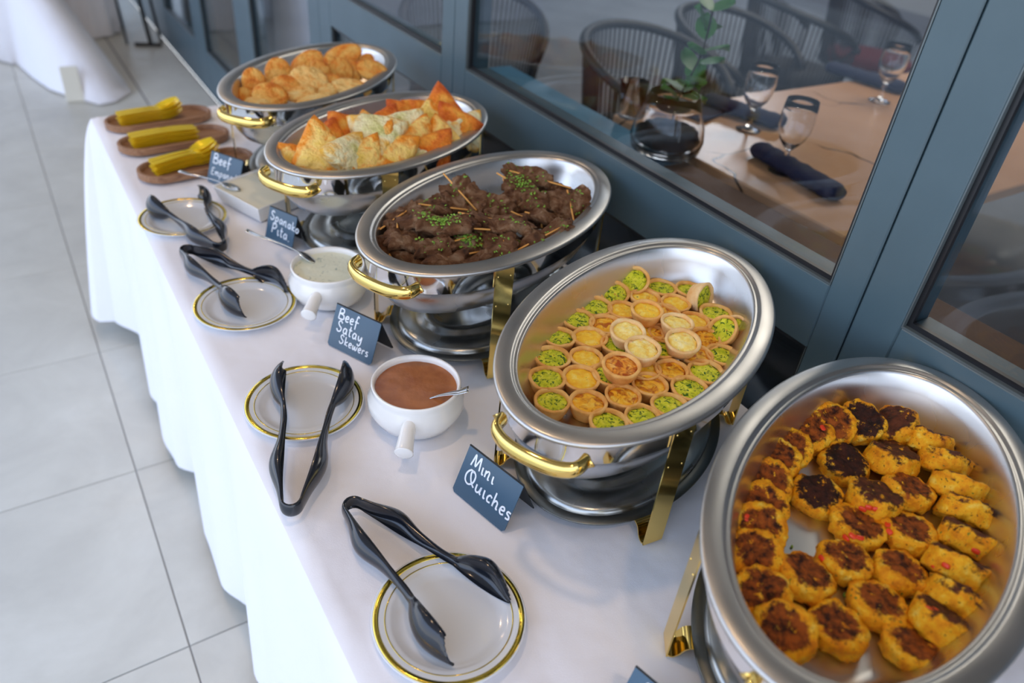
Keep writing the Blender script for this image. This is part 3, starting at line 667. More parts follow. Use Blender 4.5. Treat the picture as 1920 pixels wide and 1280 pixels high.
# ---------------------------------------------------------------- oval chafing dishes
A0, B0 = .298, .170
def oval(prof, n=96, name='x', m=None):
    "prof: (inset, z) or (inset, z, 's') rings of the reference oval"
    g = G(); g.lathe([(max(A0 - d, 0), max(B0 - d, 0) if A0 - d > 0 else 0, z) for d, z in prof], n)
    return fixn(g.me(name, m))
FLOOR = .157      # pan floor over the table
def chafer_parts():
    p = {}
    prof = [(.006, .221), (.0005, .2235), (0, .2265), (.001, .2288), (.004, .2305), (.022, .2318), (.0245, .2312), (.026, .2290), (.0285, .2282), (.031, .2290), (.0325, .2282), (.034, .2255)]
    r = G(); r.lathe([(A0 - d, B0 - d, z) for d, z in prof], 120)
    p['rim'] = r.me('rim', M_rim)
    prof = [(.0335, .2262), (.0365, .2200), (.040, .2060), (.046, .188), (.053, .174), (.062, .163), (.072, .158), (.082, FLOOR)]
    r = G(); rings = [(A0 - d, B0 - d, z) for d, z in prof]
    a, b = rings[-1][:2]
    rings += [(a * k, b * k, FLOOR) for k in (.8, .55, .3, .1)] + [(0, 0, FLOOR)]
    r.lathe(rings, 120); p['food_pan'] = r.me('food_pan', M_brushed)
    prof = [(.008, .2225), (.0125, .2215), (.014, .218), (.0145, .186)]
    r = G().lathe([(A0 - d, B0 - d, z) for d, z in prof], 120); p['band'] = r.me('band', M_polish)
    prof = [(.0145, .186), (.019, .183), (.022, .170), (.030, .150), (.045, .131), (.066, .118), (.090, .110), (.115, .107)]
    rings = [(A0 - d, B0 - d, z) for d, z in prof]; rings += [(rings[-1][0] * .5, rings[-1][1] * .5, .106), (0, 0, .106)]
    p['water_pan'] = G().lathe(rings, 120).me('water_pan', M_bowl)
    # tray for the burner
    a, b = .222, .146
    R_ = lambda l: [(a - d, b - d, z) for d, z in l]
    g = G(); g.lathe(R_([(.016, .020), (.001, .0205), (0, .022), (.001, .0235), (.015, .0245)]), 96, 1)
    g.lathe(R_([(.015, .0245), (.0165, .030), (.022, .034), (.045, .0375), (.056, .0385), (.060, .044), (.068, .0455), (.078, .0450), (.083, .041)]) + [(.056, .056, .040), (.050, .050, .039)], 96, 0)
    p['burner_tray'] = g.me('burner_tray', [M_traysteel, M_traydark])
    g = G(); g.lathe([(.050, .050, .038), (.050, .050, .062), (.048, .048, .064), (.045, .045, .062), (.045, .045, .030), (0, 0, .030)], 48)
    p['fuel_holder'] = g.me('fuel_holder', M_bowl)
    g = G(); g.lathe([(.040, .040, .031), (.040, .040, .050), (.038, .038, .052), (.020, .020, .052), (.019, .019, .050), (0, 0, .050)], 32)
    p['fuel_can'] = g.me('fuel_can', M_cream)
    # leg: brass strip that curls inwards under the tray; local y points outwards, x is its width
    path = [(.0, .219), (.0, .12), (.0, .010), (-.0012, .004), (-.004, .0015), (-.008, .0020), (-.013, .0065), (-.0165, .013), (-.020, .0185), (-.026, .0215), (-.036, .0205)]
    P = [path[0], path[1]] + [(v.x, v.y) for v in catmull([(a_, b_, 0) for a_, b_ in path[1:]], 4)][1:]
    g = G().strip(P, -.0155, .0155, .0020)
    for zz in (.205, .150):
        for xx in (-.0105, .0105):
            g.lathe([(0, 0, .0012), (.0012, .0012, .0008), (.0018, .0018, 0)], 8, 0)
            k = 17; seg = g.v[-k:]; g.v[-k:] = [(xx + q[0], .0009 + q[2], zz + q[1]) for q in seg]
    p['leg'] = smooth_sharp(g.me('leg', M_brass), 40)
    # handle: brass C bar, local x points outwards
    pts = catmull([(-.012, -.058, 0), (.002, -.057, -.001), (.012, -.050, -.002), (.021, -.030, -.003), (.024, 0, -.003), (.021, .030, -.003), (.012, .050, -.002), (.002, .057, -.001), (-.012, .058, 0)], 5)
    g = G().tube(pts, .0070, .0115, n=14)
    for s in (-1, 1): g.tube([(-.010, s * .062 - .014 * 0, 0), (-.0085, s * .062, 0)], .009, .009, n=4)
    p['handle'] = fixn(g.me('handle', M_brass))
    return p
CP = chafer_parts()
DISHES = [ # x, y, angle, sx, sy, label
    (.637, 1.855, .696, 1.03, 1.03, 'oval steel chafing dish of empanadas with brass handles, farthest along the table'),
    (.641, 1.439, .477, 1.0, 1.06, 'oval steel chafing dish of triangular spinach pastries, second from the far end'),
    (.671, 1.036, .410, 1.01, 1.045, 'oval steel chafing dish of grilled beef skewers, in the middle of the row'),
    (.674, .622, .434, 1.0, .995, 'oval steel chafing dish of mini quiches, beside the blank topped quiche card'),
    (.692, .243, .378, 1.0, 1.0, 'oval steel chafing dish of seared patties, nearest to the camera')]
DISHES[3] = DISHES[3][:5] + ('oval steel chafing dish of mini quiches, second nearest to the camera',)
for (x, y, a, s1, s2, lab) in DISHES:
    d = thing('chafing_dish', lab, 'chafing dish', (x, y, TZ), (0, 0, a), 'row of oval chafing dishes on the buffet', scale=(s1, s2, 1))
    for nme in ('food_pan', 'water_pan', 'band', 'rim', 'burner_tray', 'fuel_holder', 'fuel_can'):
        p_ = ob(nme, CP[nme], d)
    for sg, az_ in ((-1, PI), (1, 0)):
        ob('handle', CP['handle'], d, (sg * (A0 - .007), -.030 if (x > .69 and sg < 0) else 0, .2055), (0, 0, az_ + (.10 if (x > .69 and sg < 0) else 0)))
    for u in (-.162, .162):
        for s in (-1, 1):
            al = 0.55 * (1 if u * s > 0 else -1)
            ob('leg', CP['leg'], d, (u, s * .1325, 0), (0, 0, (0 if s > 0 else PI) - al))

# ---------------------------------------------------------------- food
def blob(a, b, c_, n1=28, n2=14, e1=.55, e2=1.0, amp=.0, fr=60, seed=0, amp2=0, fr2=150):
    "superellipsoid a x b x c with noise relief"
    def sp(v, e): return math.copysign(abs(v) ** e, v)
    V = []; F = []
    for j in range(1, n2):
        ph = -PI / 2 + PI * j / n2
        for i in range(n1):
            th = 2 * PI * i / n1
            p = Vector((a * sp(math.cos(ph), e1) * sp(math.cos(th), e2), b * sp(math.cos(ph), e1) * sp(math.sin(th), e2), c_ * sp(math.sin(ph), e1)))
            V.append(p)
    V.append(Vector((0, 0, -c_))); V.append(Vector((0, 0, c_)))
    out = []
    for p in V:
        nn = Vector((p.x / a, p.y / b, p.z / c_)).normalized()
        q = p * fr + Vector((seed * 7.3, seed * 3.1, seed))
        d = amp * noise.noise(q) + amp2 * noise.noise(p * fr2 + Vector((seed, 0, 9)))
        out.append(p + nn * d)
    m_ = n2 - 1
    for j in range(m_ - 1):
        for i in range(n1):
            k = (i + 1) % n1; F.append((j * n1 + i, j * n1 + k, (j + 1) * n1 + k, (j + 1) * n1 + i))
    for i in range(n1):
        k = (i + 1) % n1; F.append((m_ * n1, k, i)); F.append((m_ * n1 + 1, (m_ - 1) * n1 + i, (m_ - 1) * n1 + k))
    return out, F
GQ = 'mini quiches piled in the oval pan'
qvar = []
for k in range(4):
    random.seed(k)
    g = G(); g.lathe([(0, 0, -.022), (.0148, .0148, -.022), (.0165, .0165, -.0205), (.0205, .0205, -.011), (.0225, .0225, -.004), (.0236, .0236, -.0006), (.0230, .0230, .0006), (.0205, .0205, .0008), (.0192, .0192, -.0005), (.0188, .0188, -.004)], 36)
    g.v = [tuple(Vector(p) * (1 + .035 * noise.noise(Vector(p) * 60 + Vector((k * 5, 0, 0)))) + Vector((0, 0, .0016 * noise.noise(Vector(p) * 90 + Vector((k, 4, 0))) * (p[2] > -.005)))) for p in g.v]
    cr_ = g
    f = G(); rings = [(0, 0, -.0012), (.004, .004, -.0012), (.008, .008, -.0014), (.012, .012, -.0018), (.0155, .0155, -.0024), (.0185, .0185, -.0030), (.0193, .0193, -.0046)]
    f.lathe(rings, 32); f.v = [(p[0], p[1], p[2] + .0022 * noise.noise(Vector(p) * 130 + Vector((k * 9, 1, 2)))) for p in f.v]
    # little folded curl of filling on some
    qvar.append((cr_, f))
qmesh = {}
def qm(kind, k):
    key = (kind, k)
    if key not in qmesh:
        cm = M_crustpale if kind in 'px' else M_crust
        fm_ = dict(g=M_fgreen, y=M_fyellow, p=M_fpale, b=M_fbrown, r=M_fred, x=M_fgreen)[kind]
        qmesh[key] = (fixn(qvar[k][0].me('crust', cm)), qvar[k][1].me('filling', fm_))
    return qmesh[key]
random.seed(3)
for i, (x, y, z, t, a, kind, lab) in enumerate(QUICHES):
    q = thing('mini_quiche', lab, 'quiche', group=GQ)
    q.matrix_world = tilt_mat((x, y, z), t, a, random.random() * 360)
    c_, f_ = qm(kind, i % 4)
    s = 1.06 + .10 * random.random(); q.scale = (s, s, 1.10)
    ob('crust', c_, q); ob('filling', f_, q)
GP = 'seared vegetable patties in the near pan'
pmesh = {}
def pm(kind, k):
    if (kind, k) not in pmesh:
        V, F = blob(.0305, .0305 * (.94 + .03 * (k % 3)), .0150 if kind == 1 else .0120, 52, 20, .30 if kind == 1 else .42, 1.0, .0048, 55, k + 10 * kind, .0030, 190)
        pmesh[kind, k] = mk('patty', V, F, [M_patty, M_pattyside, M_pattydark][kind])
    return pmesh[kind, k]
bit = [mk('pepper_piece', *blob(.0045, .003, .0014, 8, 6, .5, .6, .0006, 300, k), M_pepper) for k in range(3)]
random.seed(8)
for i, (x, y, z, t, a, kind, lab) in enumerate(PATTIES):
    q = thing('seared_patty', lab, 'patty', group=GP)
    me = pm(kind, i % 5); sp_ = random.random() * 360
    q.matrix_world = tilt_mat((x, y, z), t, a, sp_); s = .97 + .08 * random.random()
    if kind == 1: s *= 1.03
    q.scale = (s, s, 1)
    ob('patty', me, q)
    if ' red ' in lab:
        # place pepper pieces where the label says, on the side that faces the camera
        inv = q.matrix_world.inverted(); base = Vector((x, y, z)); tocam = (Vector((0, 0, 1.56)) - base); 
        right = Vector((.843668, -.530401, .083059)); upv = Vector((.253485, .529929, .809272))
        spots = []
        if 'right edge' in lab: spots = [(.020, .004)]
        elif 'upper left' in lab: spots = [(-.016, .016)]
        elif 'at top' in lab or 'at its top' in lab: spots = [(-.012, .014), (-.006, .013)]
        elif 'left end' in lab: spots = [(-.022, 0), (-.010, .002)]
        elif 'lower side' in lab: spots = [(-.006, -.012), (.010, -.012), (-.016, -.002)]
        elif 'big red' in lab: spots = [(-.012, -.010), (-.005, -.008), (.003, -.010)]
        elif 'left edge' in lab: spots = [(-.022, .010), (-.020, .002)]
        elif 'left rim' in lab: spots = [(-.024, .004)]
        elif 'below the' in lab: spots = []
        for (du, dv) in spots:
            tgt = base + right * du + upv * dv; d_ = (tgt - Vector((0, 0, 1.56))).normalized()
            M3 = inv
            o_ = M3 @ Vector((0, 0, 1.56)); dd = (M3.to_3x3() @ d_).normalized()
            okk, loc, nrm, fi = False, None, None, None
            P0 = o_; best = None
            # march the ray to the superellipsoid surface
            L0 = (M3 @ base - o_).length - .05
            for st in range(400):
                p = o_ + dd * (L0 + st * .00025)
                r_ = math.hypot(p.x, p.y) / .0305; h_ = abs(p.z) / .0115
                if r_ ** 4.2 + h_ ** 4.2 < 1.0: best = p; break
            if best:
                n_ = Vector((best.x * abs(best.x) ** 2 / .0305 ** 4, best.y * abs(best.y) ** 2 / .0305 ** 4, best.z * abs(best.z) ** 2 / .0115 ** 4)).normalized()
                pb = ob('pepper_piece', bit[i % 3], q, best + n_ * .0006)
                pb.rotation_euler = n_.to_track_quat('Z', 'Y').to_euler()
# parsley crumbs
def crumbs(name, pts, label, size=.0022, seed=1, cat='herbs'):
    random.seed(seed); g = G()
    for (x, y, z) in pts:
        R3 = Matrix.Translation((x, y, z)) @ Matrix.Rotation(random.random() * 6.28, 4, 'Z') @ Matrix.Rotation(random.uniform(-.7, .7), 4, 'X')
        s = size * random.uniform(.5, 1.5)
        vs = [(-s, -s * .35, 0), (s * .3, -s * .6, 0), (s, 0, s * .3), (s * .2, s * .6, 0), (-s * .8, s * .4, s * .2), (0, 0, s * .5), (0, 0, -s * .2)]
        g.add([R3 @ Vector(v) for v in vs], [(0, 1, 5), (1, 2, 5), (2, 3, 5), (3, 4, 5), (4, 0, 5), (1, 0, 6), (2, 1, 6), (3, 2, 6), (4, 3, 6), (0, 4, 6)])
    return g.me(name, M_herb, False)
random.seed(20)
pts = []
for (x, y) in [(.745, .17), (.60, .20), (.62, .15), (.70, .09), (.74, .08), (.78, .10), (.61, .29), (.66, .10), (.56, .24)]:
    for k in range(5): pts.append((x + random.gauss(0, .009), y + random.gauss(0, .009), TZ + FLOOR + .001))
thing('chopped_parsley', 'scattered chopped parsley crumbs on the steel floor of the patty pan', 'herbs', me=crumbs('chopped_parsley', pts, '', .0028), kind='stuff')

# beef skewers
GB = 'beef skewers heaped in the middle dish'
random.seed(5)
for i, (x, y, z, t, a, yaw, ln, wd, hb, lab) in enumerate(BEEF):
    q = thing('beef_skewer', lab, 'beef skewer', group=GB)
    base = Vector((x, y, z))
    q.matrix_world = tilt_mat(base, t, a, yaw - 0)
    # rebuild as direct yaw then tilt
    av = math.radians(a); ax = Vector((-math.sin(av), math.cos(av), 0))
    q.matrix_world = Matrix.Translation(base) @ Matrix.Rotation(math.radians(t), 4, ax) @ Matrix.Rotation(math.radians(yaw), 4, 'Z')
    n1, n2 = 64, 20
    th = .0075
    V, F = blob(ln / 2, wd / 2, th, n1, n2, .55, .72, .0, 40, i)
    out = []
    for p in V:
        o_ = Vector((i * 3.7, i * 1.3, 0))
        ed = 1 + .26 * noise.noise(Vector((p.x * 55, p.y * 55, 0)) + o_) + .22 * noise.noise(Vector((p.x * 150, p.y * 150, 0)) + o_)
        px_, py_ = p.x * ed, p.y * ed
        bend = .0045 * math.sin(px_ * 80 + i * 2.1) + .0045 * math.sin(py_ * 80 + i) + .005 * noise.noise(Vector((px_ * 60, py_ * 60, 5)) + o_)
        rz = p.z * (1 + .5 * noise.noise(p * 90 + o_)) + .0032 * noise.noise(p * 150 + o_) + .0020 * noise.noise(p * 330 + o_)
        out.append((px_, py_, rz + bend))
    ob('meat', mk('meat', out, F, M_beef), q)
    sl = ln / 2 + random.choice([.020, .028, .034]); e0 = -sl if i % 2 else -ln / 2 * .8; e1 = ln / 2 * .8 if i % 2 else sl
    yo = random.uniform(-.2, .2) * wd; zz = random.uniform(-.001, .003)
    if z > .945: ob('stick', G().tube([(e0, yo, zz + .002), (e1, yo + random.uniform(-.006, .006), zz)], .0017, n=6).me('stick', M_stick), q)
    if hb:
        pts = []
        for k in range({1: 16, 2: 120}[hb]):
            if hb == 2: px_, py_ = random.gauss(0, .016), random.gauss(0, .009)
            else: px_, py_ = random.uniform(-.4, .4) * ln, random.uniform(-.35, .35) * wd
            bend = .0045 * math.sin(px_ * 80 + i * 2.1) + .0045 * math.sin(py_ * 80 + i)
            pts.append((px_, py_, th + bend + .001 + (.002 * random.random() if hb == 2 else 0)))
        h_ = ob('parsley', crumbs('parsley', pts, '', .0024, i), q, kind='stuff')

# spinach triangles
GT = 'triangular spinach pastries in the second dish'
def tri_mesh(k):
    n1, n2 = 36, 10; V, F = blob(1, 1, 1, n1, n2, .62, 1, 0)
    out = []
    for p in V:
        th = math.atan2(p.y, p.x); r = math.hypot(p.x, p.y)
        kk = 2 * PI / 3; tt = ((th + kk / 2) % kk) - kk / 2
        rt = .5 / math.cos(tt if abs(tt) < kk / 2 else kk / 2)
        rt = rt * (1 - .13 * (abs(tt) / (kk / 2)) ** 6)
        q = Vector((r * rt * math.cos(th), r * rt * math.sin(th), p.z * .27))
        o_ = Vector((k * 9.1, 0, k)); q += Vector((.02, .02, .05 * (1 if p.z > 0 else .4))) * noise.noise(q * 4.5 + o_)
        q.z += .03 * noise.noise(q * 11 + o_)
        out.append(q)
    return out, F
tcache = {}
random.seed(6)
for i, (x, y, z, t, a, ex, lab) in enumerate(TRIANGLES):
    spin, size, tone = ex; mi = 0 if tone < .25 else (1 if tone < .7 else 2); k = (i % 4, mi)
    if k not in tcache: tcache[k] = mk('pastry', *tri_mesh(i % 4), M_fil[mi])
    q = thing('spinach_triangle', lab, 'pastry', group=GT); q.matrix_world = tilt_mat((x, y, z), t, a, spin + 40)
    s = size * 1.05; q.scale = (s, s, s * 1.05)
    ob('pastry', tcache[k], q)

# empanadas
GE = 'empanadas heaped in the farthest dish'
def emp_mesh(k):
    n1, n2 = 48, 12; V, F = blob(.5, .5, .5, n1, n2, .8, 1, 0); out = []
    for p in V:
        th = math.atan2(p.y, p.x); h = abs(p.z) / .5
        r = math.hypot(p.x, p.y)
        cr_ = 1 + .035 * math.cos(th * 22) * (1 - h) * (p.y < .1)
        q = Vector((p.x * cr_, p.y * cr_ if p.y < 0 else p.y * .9, p.z * .42))
        q.z += .035 * noise.noise(q * 5 + Vector((k * 4.4, 0, 0)))
        out.append(q)
    return out, F
ecache = {}
random.seed(9)
for i, (x, y, z, t, a, ex, lab) in enumerate(EMPANADAS):
    spin, ln, wd, tone = ex; mi = 0 if tone < .5 else 1; k = (i % 3, mi)
    if k not in ecache: ecache[k] = mk('pastry', *emp_mesh(i % 3), M_emp[mi])
    q = thing('empanada', lab, 'empanada', group=GE)
    q.matrix_world = tilt_mat((x, y, z), t, a, spin); q.scale = (ln, wd, .050)
    ob('pastry', ecache[k], q)

# ---------------------------------------------------------------- plates
pp = [(0, 0, .0025), (.055, .055, .0025), (.0625, .0625, .0030), (.069, .069, .0072), (.0725, .0725, .0085), (.092, .092, .0112), (.0935, .0935, .0108), (.0932, .0932, .0100), (.072, .072, .0070), (.066, .066, .0030), (.060, .060, .0), (0, 0, 0)]
m_plate = fixn(G().lathe(pp, 96).me('dish', M_plate))
def ring(r0, r1):
    z = lambda r: .0085 + (r - .0725) / .0195 * .0027 + .00035
    return G().lathe([(r0, r0, z(r0) - .0003), (r0, r0, z(r0)), (r1, r1, z(r1)), (r1, r1, z(r1) - .0003)], 96).me('gold_ring', M_plategold)
m_r1 = ring(.0848, .0912); m_r2 = ring(.0765, .0778)
for (x, y, lab) in [(.280, .463, 'gold rimmed white plate nearest the camera, under the crossed black tongs'),
                    (.262, .917, 'gold rimmed white plate with tongs laid pointing away, left of the brown sauce bowl'),
                    (.260, 1.234, 'gold rimmed white plate left of the white dip bowl, third from the camera'),
                    (.239, 1.630, 'gold rimmed white plate farthest away, beside the square cream tray')]:
    q = thing('gold_rimmed_plate', lab, 'plate', (x, y, TZ + .0005), group='white plates with gold rings under the tongs')
    ob('dish', m_plate, q); ob('gold_ring', m_r1, q); ob('gold_ring', m_r2, q)

# ---------------------------------------------------------------- tongs
def tongs(name, label, H, A, B, zh=.019, za=.018, zb=.018, open_=.013):
    "one continuous moulded shell from tip A round the spring at H to tip B"
    H = Vector((*H, 0)); A = Vector((*A, 0)); B = Vector((*B, 0))
    ax = ((A - H).normalized() + (B - H).normalized()).normalized()
    side = Vector((-ax.y, ax.x, 0))
    if (A - H).dot(side) < 0: side = -side      # side points towards arm A
    w0 = open_
    def arm(T, sg, zt):
        s = H + side * (sg * w0) + ax * .020
        pts = []
        d = T - s; L = d.length; dn = d.normalized(); out = Vector((-dn.y, dn.x, 0))
        if out.dot(side * sg) < 0: out = -out
        for k in range(41):
            f = k / 40
            bulge = .003 * math.exp(-((f - .20) / .15) ** 2) + .003 * math.sin(PI * max(0, (f - .66) / .34)) - .003 * math.exp(-((f - .58) / .1) ** 2)
            pts.append((s + d * f + out * bulge, f, out, dn, zh + (zt - zh) * f))
        return pts
    a = arm(A, 1, za); b = arm(B, -1, zb)
    path = []
    for (p, f, out, dn, z) in reversed(a): path.append((p, f, out, dn, z))
    for k in range(1, 12):
        an = PI * k / 12
        o_ = side * math.cos(an) - ax * math.sin(an)
        path.append((H + ax * .020 + side * (math.cos(an) * w0) - ax * (math.sin(an) * w0 * 1.05), 0, o_, None, zh))
    for e in b: path.append(e)
    NS = 17; TH = .0016; Vo = []; Vi = []
    def hv(f):
        if f == 0: return .0115
        h = .0115 + .0065 * math.exp(-((f - .22) / .15) ** 2)
        h = h - .0050 * math.exp(-((f - .58) / .14) ** 2)
        if f > .66: h += .0145 * math.sin(PI * min(1, (f - .66) / .375)) ** .7
        return h
    def dp(f):
        if f == 0: return .0035
        d_ = .0035 + .0125 * math.exp(-((f - .24) / .14) ** 2) + .0035 * math.exp(-((f - .58) / .15) ** 2)
        if f > .66: d_ += .0150 * math.sin(PI * min(1, (f - .66) / .348)) ** .75
        return d_
    for (p, f, out, dn, z) in path:
        h = hv(f); d_ = dp(f); ro = []; ri = []
        for k in range(NS):
            t = -PI / 2 + PI * k / (NS - 1)
            up_ = math.sin(t); o_ = math.cos(t)
            sh = Vector((0, 0, 0))
            if dn is not None and f > .78:
                e = (f - .78) / .22; sh = dn * (-.0095 * e * (up_ + 1) + (0 if f < .985 else (.0010 if (k % 2) else -.0010)))
            ro.append(p + out * (d_ * o_) + Vector((0, 0, z + h * up_)) + sh)
            ri.append(p + out * (d_ * o_ - TH - .0004) + Vector((0, 0, z + (h - TH * .6) * up_)) + sh)
        Vo.append(ro); Vi.append(ri)
    g = G(); vs = []; n_ = len(path); W = 2 * NS
    for i in range(n_): vs += Vo[i] + list(reversed(Vi[i]))
    fs = []
    for i in range(n_ - 1):
        for k in range(W):
            k2 = (k + 1) % W; fs.append((i * W + k, i * W + k2, (i + 1) * W + k2, (i + 1) * W + k))
    for i in (0, n_ - 1):
        for k in range(NS - 1): fs.append((i * W + k, i * W + k + 1, i * W + W - 2 - k, i * W + W - 1 - k))
    vs = [(v.x, v.y, max(v.z, .0008)) for v in vs]
    g.add(vs, fs)
    me = smooth_sharp(g.me(name, M_tong), 50)
    c_ = H + ax * .15
    me.transform(Matrix.Translation((-c_.x, -c_.y, 0)))
    o = thing(name, label, 'tongs', (c_.x, c_.y, TZ + .001), me=me, group='black plastic serving tongs')
    return o
tongs('serving_tongs', 'black plastic serving tongs resting across the nearest gold rimmed plate', (.236, .682), (.252, .402), (.352, .440), za=.030, zb=.030)
tongs('serving_tongs', 'black serving tongs open like a V on the second plate, spring end towards the camera', (.163, .694), (.258, .998), (.350, .955), za=.032, zb=.032)
tongs('serving_tongs', 'black plastic serving tongs on the third plate, left of the white dip bowl', (.202, 1.466), (.247, 1.180), (.341, 1.232), za=.030, zb=.030)
tongs('serving_tongs', 'black plastic serving tongs on the farthest plate, spring end towards the camera', (.275, 1.438), (.182, 1.700), (.292, 1.715), za=.030, zb=.030)

# ---------------------------------------------------------------- sauce bowls and spoons
def spoon_mesh(L=.15, bw=.013, name='spoon', m=None, hw=.0055):
    g = G(); pts = []; ra = []
    for k in range(25):
        f = k / 24; pts.append((0, f * L, .010 * math.sin(PI * min(1, f * 1.2)) * .6))
        if f < .28: w_ = bw * math.sin(PI * min(1, f / .30 + .02)) ** .6 + .0012
        else: w_ = .0016 + (hw - .0016) * max(0, (f - .35) / .65) ** 1.4
        ra.append(max(w_, .0012))
    g.tube(pts, ra, [.0012] * 25, n=10)
    return g.me(name, m or M_cutlery_steel)
def place_dir(o, p0, p1):
    p0 = Vector(p0); p1 = Vector(p1); d = (p1 - p0).normalized(); x = d.cross(Vector((0, 0, 1))).normalized(); z = x.cross(d)
    M = Matrix((x, d, z)).transposed().to_4x4(); M.translation = p0; o.matrix_world = M
m_sp = spoon_mesh()
def bowl(label, x, y, hx, hy, sauce, slabel):
    q = thing('handled_sauce_bowl', label, 'bowl', (x, y, TZ), group='white sauce bowls with stub handles')
    pr = [(0, 0, .002), (.045, .045, .002), (.047, .047, .0), (.050, .050, .001), (.066, .066, .014), (.0755, .0755, .034), (.0750, .0750, .048), (.0690, .0690, .060), (.0680, .0680, .066), (.0695, .0695, .073), (.0680, .0680, .0755), (.0650, .0650, .074), (.0630, .0630, .066), (.064, .064, .058), (.070, .070, .045), (.060, .060, .018), (0, 0, .008)]
    ob('body', fixn(G().lathe(pr, 72).me('body', M_white)), q)
    d = Vector((hx - x, hy - y, 0)); d.normalize()
    pts = catmull([d * .066 + Vector((0, 0, .046)), d * .085 + Vector((0, 0, .044)), d * .105 + Vector((0, 0, .039)), d * .116 + Vector((0, 0, .036)), d * .121 + Vector((0, 0, .0348))], 5)
    n_ = len(pts); ra = [.0105 + .0045 * (k / n_) for k in range(n_)]; ra[-1] = .004; ra[-2] = .0085; ra[-3] = .0122; ra[-4] = .0145
    ob('stub_handle', fixn(G().tube(pts, ra, n=20).me('stub_handle', M_white)), q)
    s = G(); s.lathe([(0, 0, .064), (.02, .02, .064), (.04, .04, .064), (.055, .055, .064), (.0634, .0634, .0648)], 48)
    s.v = [(p[0], p[1], p[2] + .0012 * noise.noise(Vector(p) * 45)) for p in s.v]
    so = thing('sauce', slabel, 'sauce', (x, y, TZ), me=s.me('sauce', sauce))
    return q
bowl('white ceramic bowl of brown sauce with a stub handle towards the camera', .407, .812, .350, .730, M_sauce_b, 'smooth brown peanut sauce filling the nearer white bowl')
bowl('white ceramic bowl of herb yoghurt with a stub handle, between two chafing dishes', .414, 1.202, .352, 1.125, M_sauce_w, 'pale herb flecked yoghurt dip filling the farther white bowl')
s = thing('teaspoon', 'short steel teaspoon resting on the rim of the brown sauce bowl', 'spoon', me=spoon_mesh(.098, .010, 'teaspoon', None, .008)); place_dir(s, (.388, .793, TZ + .042), (.466, .746, TZ + .088))
s = thing('teaspoon', 'thin steel spoon with its bowl in the white herb yoghurt, handle over the cloth', 'spoon', me=spoon_mesh(.142, .010, 'teaspoon', None, .007)); place_dir(s, (.405, 1.237, TZ + .060), (.295, 1.300, TZ + .124))
# square tray of cream sauce
TC = [(.3235, 1.700), (.470, 1.766), (.5265, 1.603), (.381, 1.542)]
def tray():
    g = G(); c_ = Vector((sum(p[0] for p in TC) / 4, sum(p[1] for p in TC) / 4))
    def ring_(s, z): return [((p[0] - c_.x) * s, (p[1] - c_.y) * s, z) for p in TC]
    rs = [ring_(.84, 0), ring_(.86, .001), ring_(.99, .037), ring_(1.0, .040), ring_(.985, .041), ring_(.955, .039), ring_(.82, .006)]
    vs = sum(rs, []); fs = [(i * 4 + k, i * 4 + (k + 1) % 4, (i + 1) * 4 + (k + 1) % 4, (i + 1) * 4 + k) for i in range(6) for k in range(4)]
    fs += [(3, 2, 1, 0), (24, 25, 26, 27)]; g.add(vs, fs)
    me = fixn(g.me('body', M_white, False)); q = thing('square_serving_dish', 'square white ceramic dish of pale cream sauce behind the farthest tongs', 'dish', (c_.x, c_.y, TZ))
    ob('body', me, q)
    g = G(); g.add(ring_(.947, .0362) + ring_(.90, .030), [(0, 1, 2, 3), (0, 4, 5, 1), (1, 5, 6, 2), (2, 6, 7, 3), (3, 7, 4, 0)])
    thing('sauce', 'flat pale cream sauce filling the square white dish', 'sauce', (c_.x, c_.y, TZ), me=g.me('sauce', M_sauce_c, False))
tray()
s = thing('teaspoon', 'dark looking steel spoon lying over the edge of the square cream dish', 'spoon', me=spoon_mesh(.17, .011, 'teaspoon', None, .006)); place_dir(s, (.374, 1.655, TZ + .0385), (.278, 1.788, TZ + .046))

